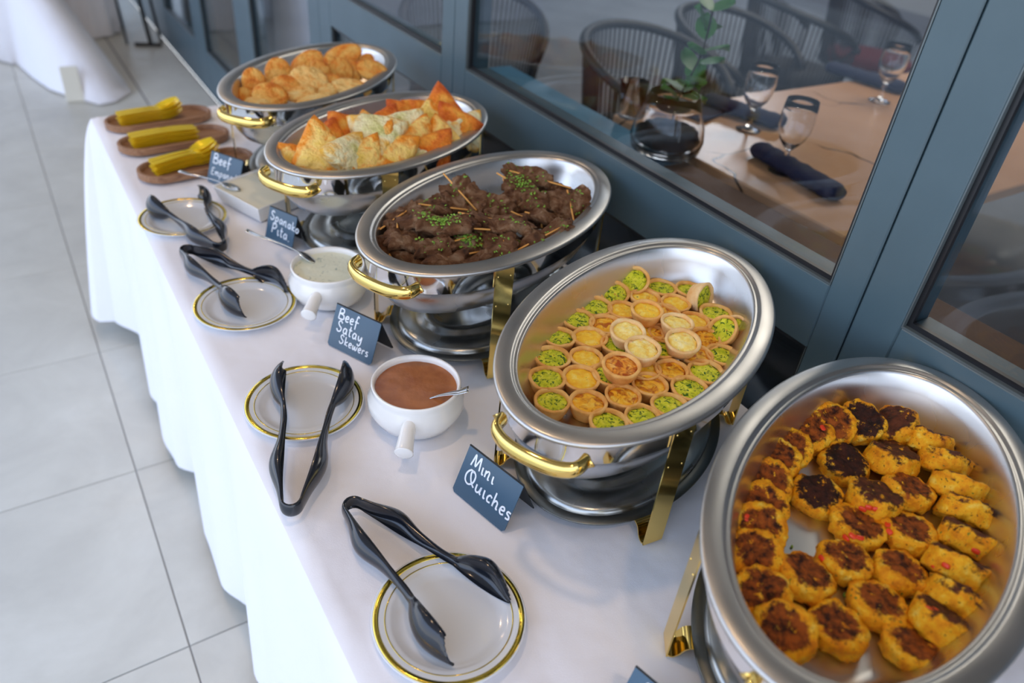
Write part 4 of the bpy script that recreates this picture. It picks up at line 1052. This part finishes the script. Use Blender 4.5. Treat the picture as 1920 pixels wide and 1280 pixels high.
# ---------------------------------------------------------------- name cards with chalk writing
LET = { # strokes in a unit box, x width first
 'M': (.95, [[(0, 0), (.08, .5), (.18, 1), (.30, .55), (.42, .12), (.58, .6), (.72, 1), (.80, .5), (.88, 0)]]),
 'i': (.30, [[(.08, .55), (.10, .25), (.16, 0), (.26, .06)]]),
 'n': (.60, [[(.02, .55), (.05, 0)], [(.05, .3), (.2, .55), (.36, .5), (.38, 0), (.5, .04)]]),
 'Q': (1.0, [[(.62, .95), (.3, 1.0), (.05, .6), (.12, .15), (.45, 0), (.78, .3), (.8, .8), (.55, 1.02), (.4, .8), (.6, .3), (.95, .02)]]),
 'u': (.58, [[(.04, .5), (.06, .1), (.22, 0), (.38, .15), (.44, .5), (.44, .08), (.56, .02)]]),
 'c': (.44, [[(.40, .42), (.22, .52), (.05, .3), (.12, .04), (.36, .06)]]),
 'h': (.56, [[(.05, 1.0), (.06, 0)], [(.07, .3), (.22, .5), (.38, .4), (.40, .02), (.52, .04)]]),
 'e': (.46, [[(.05, .26), (.36, .32), (.32, .52), (.12, .48), (.05, .2), (.2, 0), (.42, .08)]]),
 's': (.42, [[(.36, .50), (.14, .52), (.08, .36), (.30, .24), (.32, .05), (.06, .02)]]),
 'B': (.72, [[(.10, 1.0), (.05, 0)], [(.10, 1.0), (.48, .98), (.52, .66), (.12, .52), (.58, .44), (.60, .06), (.05, 0)]]),
 'f': (.46, [[(.42, .86), (.30, 1.0), (.20, .7), (.18, -.3)], [(.04, .42), (.46, .40)]]),
 'S': (.68, [[(.56, .84), (.32, 1.02), (.12, .8), (.26, .55), (.52, .36), (.46, .06), (.18, -.02), (.02, .2)]]),
 'a': (.54, [[(.40, .46), (.18, .52), (.04, .26), (.14, .02), (.34, .1), (.42, .48), (.42, .08), (.52, .02)]]),
 't': (.42, [[(.18, .95), (.16, .1), (.34, .02)], [(.02, .6), (.38, .6)]]),
 'y': (.56, [[(.05, .5), (.10, .14), (.28, .1), (.44, .5)], [(.46, .5), (.42, -.2), (.22, -.42), (.08, -.26)]]),
 'k': (.52, [[(.08, 1.0), (.08, 0)], [(.42, .5), (.10, .22), (.46, .0)]]),
 'w': (.74, [[(.04, .5), (.10, .04), (.26, .1), (.34, .45), (.42, .04), (.58, .08), (.68, .5)]]),
 'r': (.42, [[(.06, .52), (.08, 0)], [(.08, .3), (.2, .5), (.38, .48)]]),
 'p': (.56, [[(.06, .5), (.04, -.45)], [(.06, .4), (.24, .55), (.44, .36), (.30, .04), (.06, .08)]]),
 'o': (.50, [[(.22, .52), (.04, .3), (.14, .02), (.36, .06), (.42, .36), (.22, .52)]]),
 'P': (.66, [[(.10, 1.0), (.04, 0)], [(.06, .95), (.4, 1.02), (.58, .76), (.38, .48), (.10, .48)]]),
 'E': (.62, [[(.52, .95), (.16, .98), (.10, .56), (.4, .52)], [(.10, .56), (.04, .06), (.54, .02)]]),
 'm': (.84, [[(.02, .52), (.05, 0)], [(.05, .3), (.18, .52), (.32, .46), (.34, 0)], [(.34, .3), (.48, .52), (.64, .46), (.66, 0), (.8, .04)]]),
 'd': (.54, [[(.40, .44), (.16, .5), (.04, .24), (.16, .0), (.38, .1)], [(.42, 1.0), (.42, .06), (.52, .02)]]),
 'A': (.7, [[(.02, 0), (.20, .6), (.34, 1.0), (.46, .6), (.60, 0)], [(.10, .35), (.52, .35)]]),
 '.': (.2, [[(.08, .04), (.12, .0), (.14, .04)]]),
}
def card(label, bl, ang, w_, dep, h, lines, slope=0):
    "tent card: front foot starts at bl and runs along ang; lines = (text, x, y from the top, size)"
    q = thing('tent_card', label, 'sign', (bl[0], bl[1], TZ), (0, 0, math.radians(ang)), group='black tent cards along the buffet')
    T_ = .0016; L = math.hypot(dep / 2, h); g = G()
    # local frame: x along card, y back, front face leans from (0,0,0) to (0,dep/2,h)
    r = .004
    out = [(r, 0), (w_ - r, 0), (w_, r), (w_, L), (0, L), (0, r)]
    fy = lambda s: (dep / 2) * s / L; fz = lambda s: h * s / L
    n_ = Vector((0, -h, dep / 2)).normalized()
    def panel(sign):
        vs = []
        for off in (0, -T_):
            for (a, s) in out:
                yy = fy(s); nn = Vector((0, -h * off, dep / 2 * off)) / L
                y_ = yy + nn.y; z_ = fz(s) + nn.z
                vs.append((a, y_ if sign > 0 else dep - y_, max(z_, 0)))
        k = len(out); fs = [tuple(range(k)), tuple(range(2 * k - 1, k - 1, -1))] + [(i, i + k, (i + 1) % k + k, (i + 1) % k) for i in range(k)]
        return vs, fs
    ob('front_panel', fixn(G().add(*panel(1)).me('front_panel', M_card, False)), q)
    ob('back_panel', fixn(G().add(*panel(-1)).me('back_panel', M_cardback, False)), q)
    g = G()
    for (txt, x0, y0, sz) in lines:
        x = x0
        for ch in txt:
            if ch == ' ': x += .35 * sz; continue
            wd, st = LET[ch]
            for s_ in st:
                P = catmull([(x + a * sz, L - y0 + b_ * sz - (x - x0) * slope, 0) for a, b_ in s_], 4)
                P3 = [Vector((p.x, fy(p.y), fz(p.y))) + n_ * .0004 for p in P]
                g.tube(P3, .0013 * (sz / .016) ** .5, .0003, n=6, up=n_)
            x += (wd + .10) * sz
    ob('chalk_writing', g.me('chalk_writing', M_ink), q)
card('black tent card with white chalk writing Mini Quiches, left of the quiche dish', (.384, .648), -76.3, .105, .064, .071, [('Mini', .014, .026, .019), ('Quiches', .012, .053, .0215)], .06)
card('black tent card with white chalk writing Beef Satay Skewers, by the brown sauce', (.353, 1.059), -64.3, .101, .063, .073, [('Beef', .010, .025, .019), ('Satay', .012, .047, .019), ('Skewers', .024, .066, .0155)], .03)
card('black tent card with white chalk writing Spanako Pita., behind the dip spoon', (.373, 1.482), -64.2, .080, .050, .070, [('Spanako', .007, .027, .0185), ('Pita.', .016, .054, .021)], .10)
card('farthest black tent card, lettered Beef Empanadas, by the wooden boards', (.336, 1.820), -60, .100, .060, .070, [('Beef', .010, .028, .023), ('Empanadas', .010, .056, .0165)], .0)
card('black tent card at the bottom edge of the photo, beside the patty dish', (.374, .269), -76, .105, .064, .071, [('A', .014, .026, .019)], .0)

# ---------------------------------------------------------------- wooden boards with gold cutlery
def board(label, x, y, ang, L, W):
    g = G(); n_ = 48
    def ring_(ins, z):
        r = W / 2 - ins; out = []
        for k in range(n_):
            t = 2 * PI * k / n_; cx = (L - W) / 2 * (1 if math.cos(t) > 0 else -1); out.append((cx + r * math.cos(t), r * math.sin(t), z))
        return out
    rs = [ring_(.006, 0), ring_(.001, .003), ring_(0, .018), ring_(.002, .020), ring_(.008, .020), ring_(.010, .018), ring_(.012, .009), ring_(.016, .008)]
    vs = sum(rs, []); fs = [(i * n_ + k, i * n_ + (k + 1) % n_, (i + 1) * n_ + (k + 1) % n_, (i + 1) * n_ + k) for i in range(len(rs) - 1) for k in range(n_)]
    fs += [tuple(range(n_ - 1, -1, -1)), tuple(len(rs) * n_ - n_ + k for k in range(n_))]; g.add(vs, fs)
    return thing('wooden_board', label, 'tray', (x, y, TZ), (0, 0, ang), 'oblong wooden trays at the far end', me=smooth_sharp(fixn(g.me('wooden_board', M_wood)), 40))
def cutlery_mesh(kind):
    g = G(); L = .165
    def outline(f):
        if kind == 'knife': return .0085 if f < .5 else .0060 + .0035 * math.sin(PI * (f - .5) / .5)
        if f < .62: return .0090 - .0045 * (f / .62) ** 1.5
        return .0045 + .0165 * math.sin(PI * min(1, (f - .62) / .40)) ** .8
    def zc(f): return .004 * math.sin(PI * f * .9) + (.020 * ((f - .62) / .38) ** 1.3 if f > .62 and kind != 'knife' else 0)
    n_ = 22; vs = []; fs = []
    for k in range(n_ + 1):
        f = k / n_; w_ = outline(f); z = zc(f); dish = -.0045 * math.sin(PI * min(1, max(0, (f - .62) / .38))) if kind != 'knife' else 0
        for (a, zo) in ((-1, 0), (-.5, dish * .8), (0, dish), (.5, dish * .8), (1, 0)): vs.append((f * L, a * w_, z + zo))
    for k in range(n_):
        for j in range(4): fs.append((k * 5 + j, k * 5 + j + 1, k * 5 + 6 + j, k * 5 + 5 + j))
    if kind == 'fork': fs = [f for i, f in enumerate(fs) if not (i // 4 >= n_ - 6 and i % 4 in (1, 2) and (i // 4) % 1 == 0 and i % 4 == 1)]
    nb = len(vs); vs2 = [(x, y, z - .0012) for x, y, z in vs]; fs2 = [tuple(reversed([i + nb for i in f])) for f in fs]
    edges = {}
    for f in fs:
        for i in range(4): e = (f[i], f[(i + 1) % 4]); edges[e] = 1
    sd = [(a, b, b + nb, a + nb) for (a, b) in edges if (b, a) not in edges]
    g.add(vs + vs2, fs + fs2 + sd); return smooth_sharp(g.me('gold_' + kind, M_gold), 45)
ORD = ['top', 'second from the top', 'third from the top', 'fourth from the top', 'fifth from the top', 'sixth from the top', 'seventh from the top', 'bottom']
for (bx, by, ba, kind, where, dx, da) in [(.318, 2.255, .10, 'spoon', 'farthest', -.105, .10), (.322, 2.085, .10, 'knife', 'middle', -.108, .06), (.334, 1.900, .13, 'fork', 'nearest', -.105, .22)]:
    board('oblong wooden board with a raised edge carrying gold %ss, %s of the three' % (kind, where), bx, by, ba, .285, .115)
    me = cutlery_mesh(kind)
    for c_ in range(2):
        for l_ in range(8):
            a = ba + da - .1 + .02 * math.sin(l_ * 2.2 + c_); off = (-.0105 if c_ == 0 else .0105)
            lx, ly = dx + .003 * math.sin(l_ * 1.7), off
            X_ = bx + lx * math.cos(ba) - ly * math.sin(ba); Y_ = by + lx * math.sin(ba) + ly * math.cos(ba)
            thing('gold_' + kind, 'gold plastic %s, %s of the %s column on the %s board' % (kind, ORD[7 - l_], ['near', 'far'][c_], where), kind, (X_, Y_, TZ + .010 + .0042 * l_), (0, 0, a), 'gold plastic %ss stacked on the %s board' % (kind, where), me=me)

# ---------------------------------------------------------------- dining room behind the glass
IZ = .87; IF = .12
dt = thing('dining_table', 'tan marbled dining table with dark cracks, behind the window', 'table', (2.4, 1.2, IF))
def ip(x, y): return (x * .852, y * .852)
ob('tabletop', G().bbox(1.415 - 2.4, 3.5 - 2.4, .80 - 1.2, 1.60 - 1.2, IZ - .03 - IF, IZ - IF, .004).me('tabletop', M_tan, False), dt)
lg = G().bbox(-.03, .03, -.03, .03, 0, IZ - .03 - IF, .004).me('leg', M_black, False)
for x in (-.90, 1.0):
    for y in (-.33, .32): ob('leg', lg, dt, (x, y, 0))
bn = thing('window_bench', 'dark brown topped bench along the inside of the window', 'bench', (1.23, 1.27, IF))
ob('bench_top', G().bbox(-.165, .165, -.95, .0, IZ - .05 - IF, IZ - .01 - IF, .004).me('bench_top', M_brownwood, False), bn)
ob('bench_body', G().bbox(-.15, .15, -.93, -.01, 0, IZ - .05 - IF, .004).me('bench_body', M_black, False), bn)
bb = thing('low_block', 'blue topped low cabinet inside the window, left of the vase', 'cabinet', (1.23, 1.70, IF))  # plain box that gives the blue band low behind the pane
ob('cabinet_top', G().bbox(-.165, .165, -.42, .42, IZ - .04 - IF, IZ - .008 - IF, .003).me('cabinet_top', M_bluebox, False), bb)
ob('cabinet_body', G().bbox(-.155, .155, -.41, .41, 0, IZ - .04 - IF, .003).me('cabinet_body', M_black, False), bb)

def goblet(label, x, y, s=1):
    pr = [(0, 0, .001), (.033, .033, .001), (.034, .034, .002), (.028, .028, .004), (.008, .008, .010), (.0045, .0045, .022), (.005, .005, .040), (.0065, .0065, .047), (.0045, .0045, .053), (.014, .014, .062), (.030, .030, .082), (.038, .038, .105), (.040, .040, .125), (.0385, .0385, .150), (.036, .036, .172),
          (.0348, .0348, .172), (.0372, .0372, .150), (.0385, .0385, .125), (.0365, .0365, .105), (.0285, .0285, .084), (.013, .013, .066), (0, 0, .0615)]
    thing('wine_goblet', label, 'glass', (x, y, IZ), group='stemmed glasses on the dining table', me=fixn(G().lathe(pr, 40).me('wine_goblet', M_clear)), scale=(s, s, s))
goblet('clear stemmed glass near the middle of the tan table', *ip(2.012, 1.598), 1.05)
goblet('clear stemmed glass behind the nearest navy napkin', *ip(1.838, 1.300), 1.05)
goblet('clear stemmed glass at the far side beside the window post', *ip(2.795, 1.648), 1.05)
pr = [(0, 0, .004), (.030, .030, .004), (.033, .033, .0), (.034, .034, .004), (.040, .040, .10), (.0385, .0385, .10), (.032, .032, .010), (0, 0, .010)]
tx, ty = ip(1.70, 1.84)
thing('tumbler', 'short clear tumbler left of the plant vase', 'glass', (tx, ty, IZ), me=fixn(G().lathe(pr, 36).me('tumbler', M_clear)))
vx, vy = ip(1.60, 1.555)
vs_ = thing('plant_vase', 'rounded glass vase with soil and a leafy sprig on the table corner', 'vase', (vx, vy, IZ))
pr = [(0, 0, .006), (.06, .06, .006), (.075, .075, 0), (.088, .088, .012), (.094, .094, .04), (.088, .088, .075), (.072, .072, .115), (.062, .062, .15), (.0605, .0605, .15), (.070, .070, .115), (.0855, .0855, .075), (.091, .091, .04), (.082, .082, .014), (0, 0, .012)]
ob('glass_body', fixn(G().lathe(pr, 56).me('glass_body', M_clear)), vs_)
V, F = blob(.082, .082, .028, 32, 12, .7, 1, .008, 60, 2, .004, 200)
ob('soil', mk('soil', [v + Vector((0, 0, .042)) for v in V], F, M_soil), vs_)
random.seed(4)
stem = catmull([(.01, 0, .05), (.02, .01, .12), (.035, .0, .18), (.05, -.01, .25), (.085, .02, .33)], 5)
ob('stem', G().tube(stem, .0022, n=6).me('stem', M_soil), vs_)
def leaf_mesh(s):
    n_ = 8; vs = []; fs = []
    for k in range(n_ + 1):
        f = k / n_; w_ = s * .42 * math.sin(PI * f) ** .7
        vs += [(f * s, -w_, .012 * f), (f * s, 0, -.004 + .006 * math.sin(PI * f)), (f * s, w_, .012 * f)]
    for k in range(n_):
        for j in range(2): fs.append((k * 3 + j, k * 3 + j + 1, k * 3 + 4 + j, k * 3 + 3 + j))
    return mk('leaf', vs, fs, M_leaf)
lm = leaf_mesh(.064)
for (p, az_, el) in [((.02, .01, .12), 200, .3), ((.03, 0, .16), 150, .1), ((.035, 0, .18), 20, .5), ((.04, -.005, .2), 90, .6), ((.045, -.01, .22), 330, .1), ((.04, 0, .19), 250, -.3), ((.05, -.01, .25), 300, .2), ((.06, 0, .27), 60, .9), ((.068, .008, .29), 130, .9), ((.085, .02, .33), 100, .5), ((.085, .02, .33), 350, .3), ((.078, .015, .31), 30, -.6), ((.025, 0, .14), 330, -.2), ((.03, 0, .15), 60, 0), ((.022, .01, .13), 170, .5), ((.03, .0, .17), 230, .2), ((.05, -.01, .24), 190, .4), ((.03, 0, .16), 0, .35)]:
    ob('leaf', lm, vs_, p, (0, -el, math.radians(az_)))
def napkin(label, a, b_, r=.022):
    A = Vector((*ip(*a), 0)); B = Vector((*ip(*b_), 0)); d = B - A; L = d.length; g = G(); P = []
    rr = []
    for k in range(17):
        f = k / 16; P.append((0, (f - .5) * L, r * .8)); rr.append(r * (1 + .06 * math.sin(k * 2.3)) * (.75 if k in (0, 16) else 1))
    g.tube(P, [x * 1.25 for x in rr], [x * .78 for x in rr], n=16)
    g.v = [(p[0] + .002 * noise.noise(Vector(p) * 60), p[1], max(0, p[2] + .002 * noise.noise(Vector(p) * 50 + Vector((5, 0, 0))))) for p in g.v]
    M_ = (A + B) / 2
    thing('rolled_napkin', label, 'napkin', (M_.x, M_.y, IZ), (0, 0, math.atan2(d.y, d.x) - PI / 2), 'rolled navy napkins on the dining table', me=g.me('rolled_napkin', M_navy))
napkin('rolled navy napkin nearest the window, in front of a stemmed glass', (1.860, 1.425), (1.815, 1.085), .026)
napkin('rolled navy napkin in the middle of the tan table, right of the vase', (2.05, 1.84), (2.12, 1.56), .026)
napkin('rolled navy napkin at the far side of the table, next to the window post', (2.924, 2.00), (2.985, 1.67), .026)
nf = thing('folded_napkin', 'flat folded dark blue grey napkin between the vase and the stemmed glass', 'napkin', (1.73, 1.52, IZ), (0, 0, .3), me=G().bbox(-.13, .13, -.04, .04, 0, .012, .003).me('folded_napkin', M_navy, False))
pl_ = thing('serving_platter', 'dark oval platter of food at the left end of the dining table', 'platter', (1.62, 1.56, IZ), me=fixn(G().lathe([(0, 0, .004), (.075, .03, .004), (.10, .045, .018), (.098, .043, .020), (.07, .03, .008), (0, 0, .008)], 40).me('serving_platter', M_chairframe)))

def chair_mesh():
    g = {}
    # tub back: rim arc, woven ropes, seat ring, legs
    def arc(r, z, n_=28, sp=2.2):
        return [(r * math.sin(-sp + 2 * sp * k / n_), r * math.cos(-sp + 2 * sp * k / n_), z(k / n_)) for k in range(n_ + 1)]
    zt = lambda f: .62 + .18 * math.sin(PI * f) ** .7
    top = arc(.29, zt); bot = arc(.25, lambda f: .44)
    g['back_rim'] = G().tube(top, .017, n=10).me('back_rim', M_chairframe)
    g['seat_ring'] = G().tube([(.25 * math.cos(2 * PI * k / 30), .25 * math.sin(2 * PI * k / 30), .43) for k in range(30)], .013, n=8, closed=True).me('seat_ring', M_chairframe)
    tops = arc(.29, zt, 56); bots = arc(.25, lambda f: .44, 56)
    r = G()
    for a, b_ in zip(tops, bots): r.tube([a, b_], .0045, n=5)
    g['woven_back'] = r.me('woven_back', M_rope)
    g['cushion'] = G().lathe([(0, 0, .43), (.23, .23, .43), (.24, .24, .45), (.23, .23, .475), (.15, .15, .485), (0, 0, .487)], 40)
    g['leg'] = G().tube([(0, 0, 0), (-.03, -.03, .43)], [.010, .014], n=10).me('leg', M_chairframe)
    return g
CM = chair_mesh(); CC = {True: CM['cushion'].me('cushion', M_red), False: None}
g2 = G(); g2.v = CM['cushion'].v; g2.f = CM['cushion'].f; g2.m = CM['cushion'].m; CC[False] = g2.me('cushion', M_rope)
for (x, y, a, red, lab) in [(1.98, 2.02, .15, False, 'dark woven tub chair behind the plant vase, closest to the window'),
                            (2.62, 2.22, .2, False, 'dark woven tub chair behind the middle napkin, second from the window'),
                            (3.35, 2.50, 1.2, False, 'small looking rounded grey chair back deeper in the dining room'),
                            (4.05, 2.55, .8, True, 'dark woven chair with a red cushion beside the window post'),
                            (1.62, 2.75, -.4, False, 'dark tub chair at left, seen faintly through the window by the first post'),
                            ]:
    c_ = thing('woven_chair', lab, 'chair', (x, y, IF), (0, 0, a), 'woven rope chairs around the dining table')
    ob('back_rim', CM['back_rim'], c_); ob('seat_ring', CM['seat_ring'], c_); ob('woven_back', CM['woven_back'], c_, kind='stuff'); ob('cushion', CC[red], c_)
    for k in range(4):
        t = PI / 4 + k * PI / 2; ob('leg', CM['leg'], c_, (.21 * math.cos(t), .21 * math.sin(t), 0), (0, 0, t - PI / 4))

# ---------------------------------------------------------------- behind the buffet on the terrace
def drape(name, label, top, bot, z1, cat='tablecloth', nz=18, amp=.02, fr=16):
    "cloth hanging from the outline top to the outline bot; closed flat top"
    g = G(); n_ = len(top); vs = []
    for k in range(nz + 1):
        f = k / nz
        for i in range(n_):
            a, b_ = Vector(top[i]), Vector(bot[i]); p = a.lerp(b_, f ** .9); w_ = amp * f * math.sin(i * fr / n_ * 6.28 + 2 * math.sin(i * .7))
            nn = (b_ - a).normalized() if (b_ - a).length > .01 else Vector((0, 0))
            vs.append((p.x + nn.x * w_, p.y + nn.y * w_, z1 + (.008 - z1) * f))
    fs = [(k * n_ + i, k * n_ + (i + 1) % n_, (k + 1) * n_ + (i + 1) % n_, (k + 1) * n_ + i) for k in range(nz) for i in range(n_)]
    fs.append(tuple(range(n_ - 1, -1, -1))); g.add(vs, fs)
    return thing(name, label, cat, me=fixn(g.me(name, M_cloth)))
def outline(pts, m=14):
    out = []
    for i in range(len(pts)):
        a = Vector(pts[i]); b_ = Vector(pts[(i + 1) % len(pts)])
        for k in range(m): out.append(tuple(a.lerp(b_, k / m)))
    return out
T1 = outline([(-2.2, 5.85), (.12, 5.70), (.20, 6.50), (-2.2, 6.6)])
B1 = outline([(-2.2, 5.78), (.30, 4.80), (.30, 6.50), (-2.2, 6.6)])
# front edge stays straight and sweeps out to a trailing corner
m_ = 14; B1 = []
for k in range(m_):
    f = k / m_; x = -2.2 + 2.38 * f; B1.append((x, 5.92 - .10 * f if f < .90 else 5.60))
corner = [(.05, 5.62), (.10, 5.30), (.16, 5.05), (.24, 4.86), (.36, 4.72), (.46, 4.70), (.57, 4.86), (.50, 5.0), (.42, 5.15), (.33, 5.35), (.25, 5.5), (.18, 5.65), (.14, 5.85), (.12, 6.2)]
B1 = B1 + corner + outline([(.12, 6.50), (-2.2, 6.6)])[:m_] + [(-2.2, 6.6 - .68 * k / m_) for k in range(m_)]
thing('side_table', 'round edged table under a trailing white cloth at the top left', 'table', (0, 0, 0), me=G().box(-2.15, .1, 5.9, 6.45, .70, .745).box(-1.5, -1.4, 6.1, 6.2, 0, .70).box(-.2, -.1, 6.1, 6.2, 0, .70).me('side_table', M_cream, False))
drape('tablecloth', 'white cloth on the table at the top left, its corner trailing on the floor', T1, B1, .755, amp=.030, fr=13)
T2 = [(.50 + .24 * math.cos(2 * PI * k / 60), 6.36 + .24 * math.sin(2 * PI * k / 60)) for k in range(60)]
B2 = [(.50 + .27 * math.cos(2 * PI * k / 60), 6.36 + .27 * math.sin(2 * PI * k / 60)) for k in range(60)]
drape('tablecloth', 'shaded white cloth on a small round table behind the trailing one', T2, B2, .90, amp=.025, fr=9)
thing('wooden_wedge', 'cream painted slat leaning against the trailing tablecloth', 'slat', (.262, 4.80, .0), (math.radians(-24), 0, -.1), me=G().bbox(-.045, .045, -.012, .012, .0, .19, .003).me('wooden_wedge', M_cream, False))
st = thing('folding_stand', 'black metal folding stand with thin legs beside the glass front, far left', 'stand', (.86, 5.85, 0))
for (p0, p1, r) in [((-.14, .05, 0), (-.17, .18, .95), .008), ((0, -.03, 0), (-.06, .1, .95), .014), ((.08, .05, 0), (.04, .3, .95), .010), ((-.10, .0, 0.012), (.06, -.06, .012), .012)]:
    ob('leg' if p1[2] > .5 else 'foot_bar', G().tube([p0, p1], r, n=8).me('leg', M_black), st)
